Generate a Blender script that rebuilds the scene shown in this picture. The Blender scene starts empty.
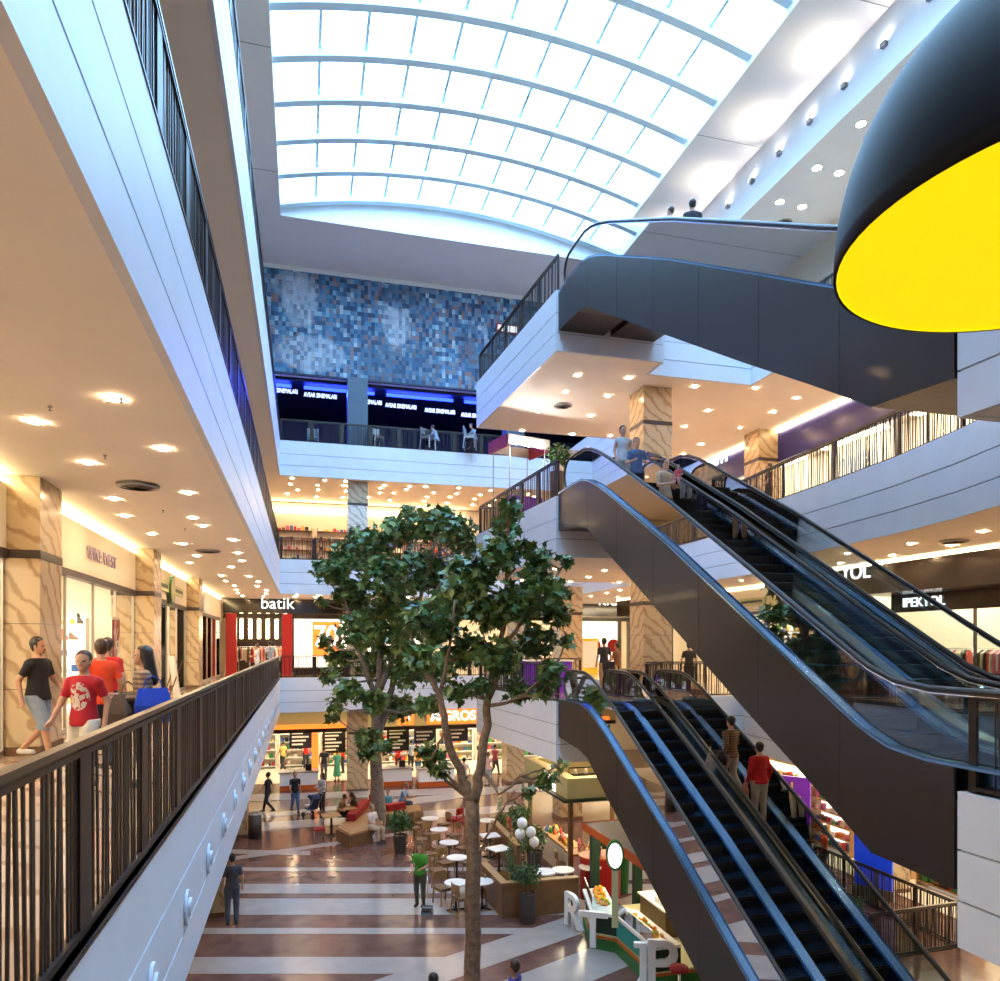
import bpy, math, random
import numpy as np
from mathutils import Vector, Matrix
random.seed(7)
rng = np.random.default_rng(7)
PI = math.pi
SC = bpy.context.scene
COL = SC.collection

# ------------------------------------------------------------------ camera, world, exposure
EYE = 7.04                      # eye height over the ground floor; first gallery 5.5, second 11.0, third 16.5
YAW = math.atan(196 / 727)
CA, SA = math.cos(YAW), math.sin(YAW)
cam_data = bpy.data.cameras.new('camera')
cam = bpy.data.objects.new('camera', cam_data); COL.objects.link(cam)
cam.location = (0, 0, EYE); cam.rotation_euler = (PI / 2, 0, -YAW)
cam_data.sensor_fit = 'HORIZONTAL'; cam_data.sensor_width = 36.0; cam_data.lens = 36.0 * .727
cam_data.shift_y = (645 - 490.5) / 1000.0
cam_data.clip_start = 0.05; cam_data.clip_end = 300
SC.camera = cam
SC.view_settings.view_transform = 'Standard'; SC.view_settings.look = 'None'
SC.view_settings.gamma = 1.0; SC.view_settings.use_curve_mapping = False
SC.view_settings.exposure = 1.42
cy = SC.cycles
cy.max_bounces = 7; cy.diffuse_bounces = 4; cy.glossy_bounces = 3; cy.transmission_bounces = 4; cy.transparent_max_bounces = 12
cy.sample_clamp_indirect = 4.0; cy.sample_clamp_direct = 0.0
cy.caustics_reflective = False; cy.caustics_refractive = False
cy.use_denoising = True
try: cy.use_light_tree = True
except Exception: pass
WORLD_COL, WORLD_STR = (0.37, 0.655, 1.0), 4.3
LAMP_COL, LAMP_STR = (1.0, 0.67, 0.37), 300.0
SHOP_COL, SHOP_STR = (1.0, 0.84, 0.60), 3.6
w = bpy.data.worlds.new('overcast_sky'); SC.world = w; w.use_nodes = True
w.node_tree.nodes['Background'].inputs[0].default_value = (*WORLD_COL, 1)
w.node_tree.nodes['Background'].inputs[1].default_value = WORLD_STR

# ------------------------------------------------------------------ helpers
def P(px, py, z=0.0):
    """the point of the horizontal plane z that the photograph shows at px, py"""
    d = 727 * (EYE - z) / (py - 645.0); u = (px - 500) / 727 * d
    return Vector((u * CA + d * SA, d * CA - u * SA, z))
def at(px, d, z):
    u = (px - 500) / 727 * d
    return Vector((u * CA + d * SA, d * CA - u * SA, z))
def pz(py, d): return EYE + (645 - py) / 727 * d

def node_mat(name):
    m = bpy.data.materials.new(name); m.use_nodes = True
    nt = m.node_tree; b = nt.nodes['Principled BSDF']
    return m, nt, b
def mat(name, col, rough=.5, metal=0, emit=None, es=0, noise=0, nscale=8, bump=0, spec=None, coat=0):
    m, nt, b = node_mat(name)
    b.inputs['Base Color'].default_value = (*col, 1)
    b.inputs['Roughness'].default_value = rough; b.inputs['Metallic'].default_value = metal
    if spec is not None: b.inputs['Specular IOR Level'].default_value = spec
    if coat: b.inputs['Coat Weight'].default_value = coat; b.inputs['Coat Roughness'].default_value = .08
    if emit:
        b.inputs['Emission Color'].default_value = (*emit, 1); b.inputs['Emission Strength'].default_value = es
    if noise or bump:
        tc = nt.nodes.new('ShaderNodeTexCoord'); n = nt.nodes.new('ShaderNodeTexNoise')
        n.inputs['Scale'].default_value = nscale; n.inputs['Detail'].default_value = 4
        nt.links.new(tc.outputs['Object'], n.inputs['Vector'])
        if noise:
            r = nt.nodes.new('ShaderNodeValToRGB')
            r.color_ramp.elements[0].position = .3; r.color_ramp.elements[1].position = .7
            r.color_ramp.elements[0].color = (*[c * (1 - noise) for c in col], 1)
            r.color_ramp.elements[1].color = (*[min(1, c * (1 + noise)) for c in col], 1)
            nt.links.new(n.outputs['Fac'], r.inputs['Fac']); nt.links.new(r.outputs['Color'], b.inputs['Base Color'])
        if bump:
            bp = nt.nodes.new('ShaderNodeBump'); bp.inputs['Strength'].default_value = bump
            nt.links.new(n.outputs['Fac'], bp.inputs['Height']); nt.links.new(bp.outputs['Normal'], b.inputs['Normal'])
    return m
def glass(name, tint=(.95, .98, 1.0), refl=.06, rough=.02, ior=1.25):
    m = bpy.data.materials.new(name); m.use_nodes = True; nt = m.node_tree; nt.nodes.clear()
    o = nt.nodes.new('ShaderNodeOutputMaterial'); mx = nt.nodes.new('ShaderNodeMixShader')
    t = nt.nodes.new('ShaderNodeBsdfTransparent'); g = nt.nodes.new('ShaderNodeBsdfGlossy'); f = nt.nodes.new('ShaderNodeFresnel')
    ad = nt.nodes.new('ShaderNodeMath'); ad.operation = 'ADD'; ad.inputs[1].default_value = refl; ad.use_clamp = True
    t.inputs[0].default_value = (*tint, 1); g.inputs['Roughness'].default_value = rough; f.inputs['IOR'].default_value = ior
    nt.links.new(f.outputs[0], ad.inputs[0]); nt.links.new(ad.outputs[0], mx.inputs[0])
    nt.links.new(t.outputs[0], mx.inputs[1]); nt.links.new(g.outputs[0], mx.inputs[2]); nt.links.new(mx.outputs[0], o.inputs[0])
    return m
def marble(name, base, vein, scale=1.2, rough=.25, wave=3.0):
    m, nt, b = node_mat(name); b.inputs['Roughness'].default_value = rough
    tc = nt.nodes.new('ShaderNodeTexCoord'); n = nt.nodes.new('ShaderNodeTexNoise'); n.inputs['Scale'].default_value = scale
    n.inputs['Detail'].default_value = 6; n.inputs['Distortion'].default_value = 1.2
    wv = nt.nodes.new('ShaderNodeTexWave'); wv.inputs['Scale'].default_value = wave * .3; wv.inputs['Distortion'].default_value = 9
    wv.inputs['Detail'].default_value = 4; wv.bands_direction = 'DIAGONAL'
    nt.links.new(tc.outputs['Object'], n.inputs['Vector']); nt.links.new(tc.outputs['Object'], wv.inputs['Vector'])
    ad = nt.nodes.new('ShaderNodeMath'); ad.operation = 'MULTIPLY'
    nt.links.new(n.outputs['Fac'], ad.inputs[0]); nt.links.new(wv.outputs['Fac'], ad.inputs[1])
    r = nt.nodes.new('ShaderNodeValToRGB'); r.color_ramp.elements[0].color = (*vein, 1); r.color_ramp.elements[1].color = (*base, 1)
    r.color_ramp.elements[0].position = .02; r.color_ramp.elements[1].position = .15
    nt.links.new(ad.outputs[0], r.inputs[0]); nt.links.new(r.outputs[0], b.inputs['Base Color'])
    return m

M = {}
M['white'] = mat('white_fascia_paint', (.68, .71, .78), .45, noise=.03, nscale=2)
M['groove'] = mat('fascia_joint', (.30, .31, .34), .7)
M['ceiling'] = mat('plaster_ceiling', (.90, .84, .76), .7, noise=.02, nscale=1.5)
M['ceil_white'] = mat('white_roof_plaster', (.82, .80, .80), .7, noise=.02, nscale=1)
M['wall'] = mat('cream_wall_paint', (.78, .70, .55), .6, noise=.03)
M['slate'] = mat('slate_blue_cladding', (.07, .11, .16), .5)
M['grey_wall'] = mat('pale_grey_wall', (.66, .66, .68), .6)
M['dark_wall'] = mat('dark_navy_wall', (.008, .009, .03), .5)
M['dark_fascia'] = mat('dark_brown_shop_fascia', (.022, .014, .009), .25)
M['black_fascia'] = mat('black_gloss_fascia', (.012, .009, .007), .12, coat=.5)
M['floor_up'] = marble('polished_beige_stone', (.44, .32, .23), (.30, .19, .13), 1.0, .12)
M['brown_stone'] = mat('brown_marble_floor', (.15, .078, .066), .16, noise=.28, nscale=2.2)
M['pale_stone'] = mat('pale_marble_floor', (.38, .34, .325), .16, noise=.08, nscale=2.5)
M['column'] = marble('veined_yellow_marble', (.52, .40, .25), (.36, .245, .135), 2.4, .25, 5)
M['column_light'] = marble('pale_cream_marble', (.72, .68, .60), (.5, .42, .33), 2.4, .25, 5)
M['band'] = mat('dark_column_band', (.05, .035, .03), .4)
M['rail'] = mat('dark_brown_metal', (.022, .014, .011), .42, .35)
M['railtop'] = mat('bronze_handrail', (.05, .036, .028), .3, .5)
M['clad'] = mat('brown_truss_cladding', (.020, .0135, .012), .42, .0, coat=.12, noise=.06, nscale=1)
M['cladseam'] = mat('cladding_seam', (.02, .015, .015), .6)
M['steel'] = mat('sky_tinted_steel_deck', (.24, .40, .60), .25, 1.0)  # reflection of the blue sky put into the steel's base colour
M['steel_dark'] = mat('sky_tinted_steel_skirt', (.08, .17, .32), .25, .9)  # same reflected sky blue worked into the skirt colour
M['rubber'] = mat('black_rubber', (.010, .010, .011), .4)
M['pale_reflection'] = mat('pale_glass_reflection', (.62, .58, .50), .28, .9)  # pale warm reflection in the glass, given as a metal colour
M['step'] = mat('grey_step_metal', (.035, .03, .03), .4, .4)
M['glass'] = glass('clear_glass', (.84, .93, .96))
M['shopglass'] = glass('shop_window_glass', (.97, .98, .97), .03, ior=1.015)
M['skyglass'] = glass('skylight_glass', (.97, .985, 1.0), .0, ior=1.02)
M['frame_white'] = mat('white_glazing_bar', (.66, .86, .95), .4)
M['frame_metal'] = mat('aluminium_frame', (.55, .52, .47), .35, .7)
M['lamp'] = mat('downlight_lens', (.9, .8, .6), .5, emit=LAMP_COL, es=LAMP_STR)
M['cool_lamp'] = mat('cool_downlight_lens', (.9, .9, .9), .5, emit=(1, .93, .85), es=90)
M['cove'] = mat('cove_light_strip', (.9, .8, .6), .5, emit=(1, .78, .42), es=7)
M['shop_light'] = mat('shop_light_panel', (.9, .9, .8), .5, emit=SHOP_COL, es=SHOP_STR)
M['trimring'] = mat('white_lamp_ring', (.8, .78, .74), .4)
M['shop_wall'] = mat('shop_cream_wall', (.82, .76, .64), .6)
M['shop_floor'] = mat('shop_pale_floor', (.72, .66, .55), .2)
M['wood'] = mat('oak_wood', (.20, .10, .045), .4, noise=.15, nscale=3)
M['wood_light'] = mat('light_oak_wood', (.33, .19, .08), .4, noise=.12, nscale=3)
M['wood_dark'] = mat('dark_walnut_wood', (.13, .065, .03), .4, noise=.25, nscale=14)
M['red'] = mat('red_paint', (.33, .007, .008), .35)
M['redfab'] = mat('red_upholstery', (.30, .010, .012), .8)
M['yellow'] = mat('yellow_inner_enamel', (.85, .64, .0), .6, emit=(1, .76, .0), es=.34, noise=.02, nscale=3)
M['dome'] = mat('black_lacquered_shell', (.005, .0038, .0034), .55, spec=.16)
M['table'] = mat('white_table_laminate', (.80, .79, .76), .35)
M['black'] = mat('black_metal', (.015, .015, .015), .4, .3)
M['chrome'] = mat('polished_chrome', (.8, .8, .82), .12, 1)
M['bark'] = mat('tree_bark', (.24, .15, .09), .85, noise=.35, nscale=12, bump=.4)
M['bark_grey'] = mat('grey_tree_bark', (.20, .17, .15), .85, noise=.35, nscale=9, bump=.4)
M['leaf'] = mat('maple_leaf_green', (.065, .145, .042), .42, noise=.4, nscale=3)
M['leaf2'] = mat('maple_leaf_olive', (.13, .19, .045), .42, noise=.4, nscale=3)
M['leaf3'] = mat('potted_leaf_green', (.03, .10, .025), .5, noise=.4, nscale=6)
M['pot'] = mat('dark_planter', (.05, .04, .038), .5)
M['soil'] = mat('potting_soil', (.03, .02, .012), .95)
M['text_white'] = mat('lit_white_letters', (.9, .9, .9), .5, emit=(1, .97, .92), es=.7)
M['text_blue'] = mat('lit_blue_white_letters', (.6, .7, 1), .5, emit=(.40, .50, 1), es=1.4)
M['neon_blue'] = mat('blue_neon_strip', (.1, .1, 1), .5, emit=(.01, .03, 1), es=4)
M['orange'] = mat('orange_panel', (.55, .10, .01), .5)
M['orange_lit'] = mat('lit_orange_panel', (.75, .16, .015), .5, emit=(1, .22, .03), es=.6)
M['purple_fascia'] = mat('purple_blue_fascia', (.02, .018, .17), .3)
M['letter_grey'] = mat('lilac_metal_letters', (.45, .38, .55), .4, .3)
M['green'] = mat('green_laminate', (.02, .15, .03), .4)
M['green_dark'] = mat('dark_green_laminate', (.006, .032, .018), .4)
M['cream_green'] = mat('pale_lime_panel', (.58, .56, .30), .5)
M['teal'] = mat('teal_laminate', (.01, .25, .24), .35)
M['plastic_white'] = mat('white_plastic', (.82, .82, .82), .35)
M['balloon'] = mat('white_balloon_rubber', (.85, .85, .85), .2)
M['blue_poster'] = mat('blue_panel', (.01, .05, .6), .4, emit=(.01, .08, 1), es=.12)
M['purple_panel'] = mat('purple_panel', (.15, .02, .35), .4, emit=(.25, .04, .7), es=.08)
M['paper'] = mat('white_poster_paper', (.85, .84, .80), .6)
M['grey_metal'] = mat('grey_metal', (.30, .30, .31), .4, .6)
M['counter_grey'] = mat('grey_counter_top', (.38, .40, .44), .3)
M['glow_panel'] = mat('backlit_display_panel', (.9, .88, .8), .5, emit=(1, .93, .8), es=.55)
M['water_glass'] = M['glass']
GOODS = [mat('goods_' + n, c, .5) for n, c in (('red', (.5, .04, .03)), ('orange', (.7, .2, .02)), ('cream', (.75, .68, .5)), ('blue', (.04, .12, .4)),
         ('green', (.05, .25, .06)), ('white', (.8, .8, .78)), ('brown', (.2, .09, .04)), ('black', (.02, .02, .02)), ('yellow', (.75, .5, .03)), ('pink', (.6, .15, .25)))]
M['fruit_orange'] = mat('orange_peel', (.85, .28, .01), .45, bump=.1, nscale=60)
M['fruit_yellow'] = mat('lemon_peel', (.85, .62, .02), .45)
M['fruit_green'] = mat('green_apple_skin', (.3, .5, .03), .35)

CH = {}                         # children of every object, by name
class MB:
    def __init__(s): s.v = []; s.f = []; s.m = []; s.sm = []
    def add(s, vs, fs, mi=0, smooth=False):
        o = len(s.v); s.v += [tuple(v) for v in vs]
        for f in fs: s.f.append([i + o for i in f]); s.m.append(mi); s.sm.append(smooth)
        return s
    def box(s, x0, x1, y0, y1, z0, z1, mi=0, T=None):
        vs = [(x, y, z) for z in (z0, z1) for y in (y0, y1) for x in (x0, x1)]
        if T is not None: vs = [T @ Vector(v) for v in vs]
        return s.add(vs, [(0, 2, 3, 1), (4, 5, 7, 6), (0, 1, 5, 4), (2, 6, 7, 3), (0, 4, 6, 2), (1, 3, 7, 5)], mi)
    def beam(s, a, b, w, h, mi=0, up=Vector((0, 0, 1))):
        a = Vector(a); b = Vector(b); d = (b - a); L = d.length; d.normalize()
        r = d.cross(up); r = r.normalized() if r.length > 1e-6 else Vector((1, 0, 0)); u = r.cross(d)
        vs = [p + r * i * w / 2 + u * j * h / 2 for p in (a, b) for (i, j) in ((-1, -1), (1, -1), (1, 1), (-1, 1))]
        return s.add(vs, [(3, 2, 1, 0), (4, 5, 6, 7), (0, 1, 5, 4), (1, 2, 6, 5), (2, 3, 7, 6), (3, 0, 4, 7)], mi)
    def prism(s, poly, z0, z1, mi=0, side=None, top=None):
        n = len(poly); vs = [(p[0], p[1], z0) for p in poly] + [(p[0], p[1], z1) for p in poly]
        A = sum(poly[i][0] * poly[(i + 1) % n][1] - poly[(i + 1) % n][0] * poly[i][1] for i in range(n))
        b = list(range(n)); t = [i + n for i in b]
        if A > 0: bot, tp = b[::-1], t
        else: bot, tp = b, t[::-1]
        s.add(vs, [bot], mi); o = len(s.v) - 2 * n
        s.f.append([i + o for i in tp]); s.m.append(mi if top is None else top); s.sm.append(False)
        for i in range(n):
            j = (i + 1) % n; q = [i, j, j + n, i + n]
            if A < 0: q = q[::-1]
            s.f.append([k + o for k in q]); s.m.append(mi if side is None else side); s.sm.append(False)
        return s
    def extrude(s, poly, axis, a, b, mi=0):
        """poly: (y,z) pairs extruded along x (axis 0) or (x,z) along y (axis 1)"""
        n = len(poly)
        mk = (lambda t, p: (t, p[0], p[1])) if axis == 0 else (lambda t, p: (p[0], t, p[1]))
        vs = [mk(a, p) for p in poly] + [mk(b, p) for p in poly]
        fs = [list(range(n))[::-1], [i + n for i in range(n)]] + [[i, (i + 1) % n, (i + 1) % n + n, i + n] for i in range(n)]
        return s.add(vs, fs, mi)
    def strip(s, top, bot, x0, x1, mi=0):
        """profile strip between two (y,z) polylines, thick from x0 to x1"""
        n = len(top)
        vs = [(x, p[0], p[1]) for x in (x0, x1) for row in (top, bot) for p in row]
        fs = []
        for i in range(n - 1):
            fs += [(i, i + 1, n + i + 1, n + i), (2 * n + i, 3 * n + i, 3 * n + i + 1, 2 * n + i + 1),
                   (i, 2 * n + i, 2 * n + i + 1, i + 1), (n + i, n + i + 1, 3 * n + i + 1, 3 * n + i)]
        fs += [(0, n, 3 * n, 2 * n), (n - 1, 3 * n - 1, 4 * n - 1, 2 * n - 1)]
        return s.add(vs, fs, mi)
    def cyl(s, c, r, z0, z1, n=16, mi=0, r2=None, smooth=True):
        r2 = r if r2 is None else r2
        vs = [(c[0] + r * math.cos(2 * PI * i / n), c[1] + r * math.sin(2 * PI * i / n), z0) for i in range(n)]
        vs += [(c[0] + r2 * math.cos(2 * PI * i / n), c[1] + r2 * math.sin(2 * PI * i / n), z1) for i in range(n)]
        s.add(vs, [(i, (i + 1) % n, (i + 1) % n + n, i + n) for i in range(n)], mi, smooth)
        o = len(s.v) - 2 * n
        s.f += [[o + i for i in range(n)][::-1], [o + n + i for i in range(n)]]; s.m += [mi, mi]; s.sm += [False, False]
        return s
    def tube(s, pts, rad, n=8, mi=0, caps=True):
        pts = [Vector(p) for p in pts]; rad = rad if isinstance(rad, (list, tuple)) else [rad] * len(pts)
        o = len(s.v); up = Vector((0, 0, 1)); prev = None
        for k, p in enumerate(pts):
            d = (pts[min(k + 1, len(pts) - 1)] - pts[max(k - 1, 0)]).normalized()
            r = prev - d * prev.dot(d) if prev is not None else d.cross(up)
            if r.length < 1e-4: r = d.cross(Vector((1, 0, 0)))
            r.normalize(); q = d.cross(r); prev = r
            for i in range(n):
                a = 2 * PI * i / n; s.v.append(tuple(p + (r * math.cos(a) + q * math.sin(a)) * rad[k]))
        for k in range(len(pts) - 1):
            for i in range(n):
                j = (i + 1) % n; s.f.append([o + k * n + i, o + k * n + j, o + (k + 1) * n + j, o + (k + 1) * n + i]); s.m.append(mi); s.sm.append(True)
        if caps:
            e = o + (len(pts) - 1) * n
            s.f += [[o + i for i in range(n)][::-1], [e + i for i in range(n)]]; s.m += [mi, mi]; s.sm += [False, False]
        return s
    def lathe(s, prof, c=(0, 0, 0), n=24, mi=0, smooth=True):
        o = len(s.v); m = len(prof)
        for (r, z) in prof:
            for i in range(n):
                a = 2 * PI * i / n; s.v.append((c[0] + r * math.cos(a), c[1] + r * math.sin(a), c[2] + z))
        for k in range(m - 1):
            for i in range(n):
                j = (i + 1) % n; s.f.append([o + k * n + i, o + k * n + j, o + (k + 1) * n + j, o + (k + 1) * n + i]); s.m.append(mi); s.sm.append(smooth)
        return s
    def ball(s, c, r, n=10, mi=0, sz=1.0):
        m = max(4, n // 2 + 1)
        prof = [(max(1e-4, r * math.sin(PI * k / m)), -r * sz * math.cos(PI * k / m)) for k in range(m + 1)]
        return s.lathe(prof, c, n, mi)
    def build(s, name, mats, parent=None, loc=None):
        me = bpy.data.meshes.new(name); me.from_pydata(s.v, [], s.f)
        mats = mats if isinstance(mats, (list, tuple)) else [mats]
        for x in mats: me.materials.append(M[x] if isinstance(x, str) else x)
        me.polygons.foreach_set('material_index', s.m); me.polygons.foreach_set('use_smooth', s.sm)
        me.update()
        o = bpy.data.objects.new(name, me); COL.objects.link(o)
        if parent is not None: o.parent = parent; CH.setdefault(parent.name, []).append(o)
        if loc is not None: o.location = loc
        return o

def tag(o, label=None, cat=None, group=None, kind=None):
    if label: o['label'] = label
    if cat: o['category'] = cat
    if group: o['group'] = group
    if kind: o['kind'] = kind
    return o
def empty(name, loc=(0, 0, 0), rz=0, label=None, cat=None, group=None):
    o = bpy.data.objects.new(name, None); COL.objects.link(o); o.location = loc; o.rotation_euler = (0, 0, rz); o.empty_display_size = .1
    return tag(o, label, cat, group)
def struct(o): o['kind'] = 'structure'; return o
def dup(o, parent=None, loc=None, rz=None, label=None):
    c = o.copy(); COL.objects.link(c)
    if parent is not None: c.parent = parent; CH.setdefault(parent.name, []).append(c)
    if loc is not None: c.location = loc
    if rz is not None: c.rotation_euler = (0, 0, rz)
    if label: c['label'] = label
    for ch in CH.get(o.name, ()): dup(ch, c)
    return c
def text(name, body, size, mt, parent, T, extrude=.02, align='CENTER', bold=0, xs=1.0):
    """flat lettering; T places it: local x = reading direction, local y = up"""
    cu = bpy.data.curves.new(name, 'FONT'); cu.body = body; cu.size = size; cu.extrude = extrude; cu.align_x = align; cu.align_y = 'CENTER'
    cu.offset = bold
    cu.materials.append(M[mt]); o = bpy.data.objects.new(name, cu); COL.objects.link(o); o.parent = parent; CH.setdefault(parent.name, []).append(o)
    o.matrix_local = T @ Matrix.Diagonal((xs, 1, 1, 1))
    bpy.context.view_layer.update()
    me = bpy.data.meshes.new_from_object(o); m_ = o.matrix_local.copy(); CH[parent.name].remove(o); bpy.data.objects.remove(o)
    q = bpy.data.objects.new(name, me); COL.objects.link(q); q.parent = parent; q.matrix_local = m_; CH[parent.name].append(q); return q
def face_T(loc, yaw):
    """lettering standing upright whose front looks along yaw (0 = towards -y)"""
    return Matrix.Translation(loc) @ Matrix.Rotation(yaw, 4, 'Z') @ Matrix.Rotation(PI / 2, 4, 'X')

# ------------------------------------------------------------------ the shell
F1, F2, F3, CEIL = 5.5, 11.0, 16.5, 25.1
EDGE_W = -1.07
def offset_path(path, d):
    out = []
    for i, p in enumerate(path):
        p = Vector(p[:2]); a = Vector(path[max(i - 1, 0)][:2]); b = Vector(path[min(i + 1, len(path) - 1)][:2])
        n1 = (p - a).normalized() if i > 0 else None; n2 = (b - p).normalized() if i < len(path) - 1 else None
        n1 = n1 or n2; n2 = n2 or n1
        r1 = Vector((n1.y, -n1.x)); r2 = Vector((n2.y, -n2.x)); r = (r1 + r2).normalized()
        out.append(p + r * (d / max(.3, r.dot(r1))))
    return out
def fascia(path, F, name='trim_1', h=1.6):
    """three stacked white boards with open joints along a slab edge; the path keeps the void on its right"""
    mb = MB(); inner = offset_path(path, -.02); outer = offset_path(path, .06); mid = offset_path(path, .03)
    for (a, b, o_) in ((-h, -h + .47, outer), (-h + .495, -h + 1.0, outer), (-h + 1.025, 0.02, outer), (-h + .03, -.01, mid)):
        poly = [tuple(p) for p in o_] + [tuple(p) for p in inner[::-1]]
        mb.prism(poly, F + a, F + b, 1 if o_ is mid else 0)
    return struct(mb.build(name, ['white', 'groove']))
def slab(polys, F, name, h=1.6, top='floor_up', bot='ceiling'):
    mb = MB()
    for p in polys: mb.prism(p, F - h + .01, F, 1, side=1, top=0)
    return struct(mb.build(name, [top, bot]))

EDGE_E = [(12.8, 19.3), (12.6, 17.2), (12.42, 15), (12.15, 12.7), (11.75, 10.8), (11.2, 9.0), (10.5, 7.4), (9.6, 6.06)]
PEN = [(6.1, 25.6), (6.55, 18.4), (9.6, 18.4), (9.6, 19.3)]
NORTH = 35.1
for i, F in ((1, F1), (2, F2), (3, F3)):
    edge = EDGE_E if i < 3 else [(13.1, 19.3), (13.1, 6.06), (9.6, 6.06)]
    Wp = [(-9, -3), (-1.13, -3), (-1.13, 45), (-9, 45)]
    Np = [(-1.13, NORTH + .06), (21, NORTH + .06), (21, 45), (-1.13, 45)]
    Ep = [(21, NORTH + .06), (12.5, NORTH + .06), (12.5, 25.6)] + PEN + edge + [(9.6, 6.0), (6.62, 6.0), (6.62, -3), (21, -3)]
    slab([Wp, Np, Ep], F, 'floor_gallery' if i == 1 else 'floor_gallery')
    fascia([(-1.13, -3), (-1.13, NORTH + .06), (12.5, NORTH + .06), (12.5, 25.6)] + PEN + edge + [(9.6, 6.0), (6.62, 6.0), (6.62, -3)], F, 'trim_%d' % i)
# the bridge the photograph was taken from
mb = MB(); mb.box(-1.07, 6.56, -3, .6, F1 - .9, F1); struct(mb.build('floor_bridge', 'floor_up'))
# ground floor: brown marble with pale bands laid in
def vw(u, d): return (u * CA + d * SA, d * CA - u * SA)
mb = MB(); mb.box(-9, 21, -3, 45, -.2, 0, 0)
lz = .004
def band(pts, mi=1, z0=0.0, z1=lz): mb.prism(pts, z0, z1, mi)
def edge_u(d):        # boundary between the straight and the slanting bands (world line through (1.27,16.3), slope .49)
    # points (u,d): y = 16.3 + .49 (x - 1.27)
    # x = u CA + d SA ; y = d CA - u SA
    return (15.4 - .45 * 1.41 + .45 * d * SA - d * CA) / (-SA - .45 * CA)
for (d0, d1) in ((22.65, 23.0), (20.6, 21.42), (18.97, 20.18), (17.71, 18.08), (15.57, 16.4), (13.9, 14.6), (12.6, 13.0)):
    ua, ub = edge_u(d0), edge_u(d1)
    r0 = min(9, ua) if ua > -12 else None
    if r0 is None: continue
    band([vw(-10, d0), vw(min(6.5, ua), d0), vw(min(6.5, ub), d1), vw(-10, d1)])
zk = lz + .001
def slant(off0, off1, x0, x1, k=.45, b=14.77, mi=1):
    global zk; zk += .0012
    band([(x0, b + k * x0 + off0), (x1, b + k * x1 + off0), (x1, b + k * x1 + off1), (x0, b + k * x0 + off1)], mi, .0005, zk)
slant(-1.1, -.0, -1.0, 12); slant(-3.2, -1.9, -1, 12); slant(-5.4, -4.2, -1, 12); slant(-8, -6.6, -1, 12)
for (o0, o1, x0, x1, k, b) in ((0, .42, -4, 4.2, .30, 25.9), (0, .5, -4, .2, -.35, 25.2), (0, 1.3, -4, 9, .05, 29.0), (0, .8, -4, 6, .25, 31.4), (0, 1.5, -4, 14, -.1, 34.3), (0, 1.2, 3, 14, .35, 30.3)):
    slant(o0, o1, x0, x1, k, b)
struct(mb.build('floor', ['brown_stone', 'pale_stone']))
mb = MB(); mb.box(-3.6, 21, 38.6, 45, .0, .012); mb.box(16.2, 21, 6, 38, .0, .012); mb.box(-9, -4, -3, 38, .0, .012); struct(mb.build('floor_shops', 'shop_floor'))

# outer walls
mb = MB(); mb.box(-9.2, -9, -3, 45, 0, 27); struct(mb.build('wall_west', 'wall'))
mb = MB(); mb.box(21, 21.2, -3, 45, 0, 27); struct(mb.build('wall_east', 'wall'))
mb = MB(); mb.box(-9.2, 21.2, 45, 45.2, 0, 27); struct(mb.build('wall_north', 'wall'))
mb = MB(); mb.box(-9.2, 21.2, -3.2, -3, 0, 27); struct(mb.build('wall_south_bounce', 'grey_wall'))  # unseen end wall, added behind the camera to hold and bounce light
# roof with the long opening
SX0, SX1, SY0, SY1 = -.95, 13.4, -2.2, 31.9
mb = MB()
mb.box(-9, SX0 - .25, -3, 45, CEIL, CEIL + .5); mb.box(SX1 + .25, 21, -3, 45, CEIL, CEIL + .5)
mb.box(SX0 - .25, SX1 + .25, SY1 + .25, 45, CEIL, CEIL + .5); mb.box(SX0 - .25, SX1 + .25, -3, SY0 - .25, CEIL, CEIL + .5)
for y in (5, 11, 17, 23, 29):        # thin plaster joints
    mb.box(-9, SX0 - .01, y, y + .03, CEIL - .008, CEIL, 1); mb.box(SX1 + .01, 16, y, y + .03, CEIL - .008, CEIL, 1)
struct(mb.build('ceiling', ['ceil_white', 'groove']))
# upstand around the opening
mb = MB(); CZ = CEIL + .95
mb.box(SX0 - .25, SX0, SY0, SY1, CEIL - .004, CZ); mb.box(SX1, SX1 + .25, SY0, SY1, CEIL - .004, CZ)
mb.box(SX0 - .25, SX1 + .25, SY1, SY1 + .25, CEIL - .004, CZ + 1.5); mb.box(SX0 - .25, SX1 + .25, SY0 - .25, SY0, CEIL - .004, CZ + 1.5)
struct(mb.build('trim_4', 'ceil_white'))
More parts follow.
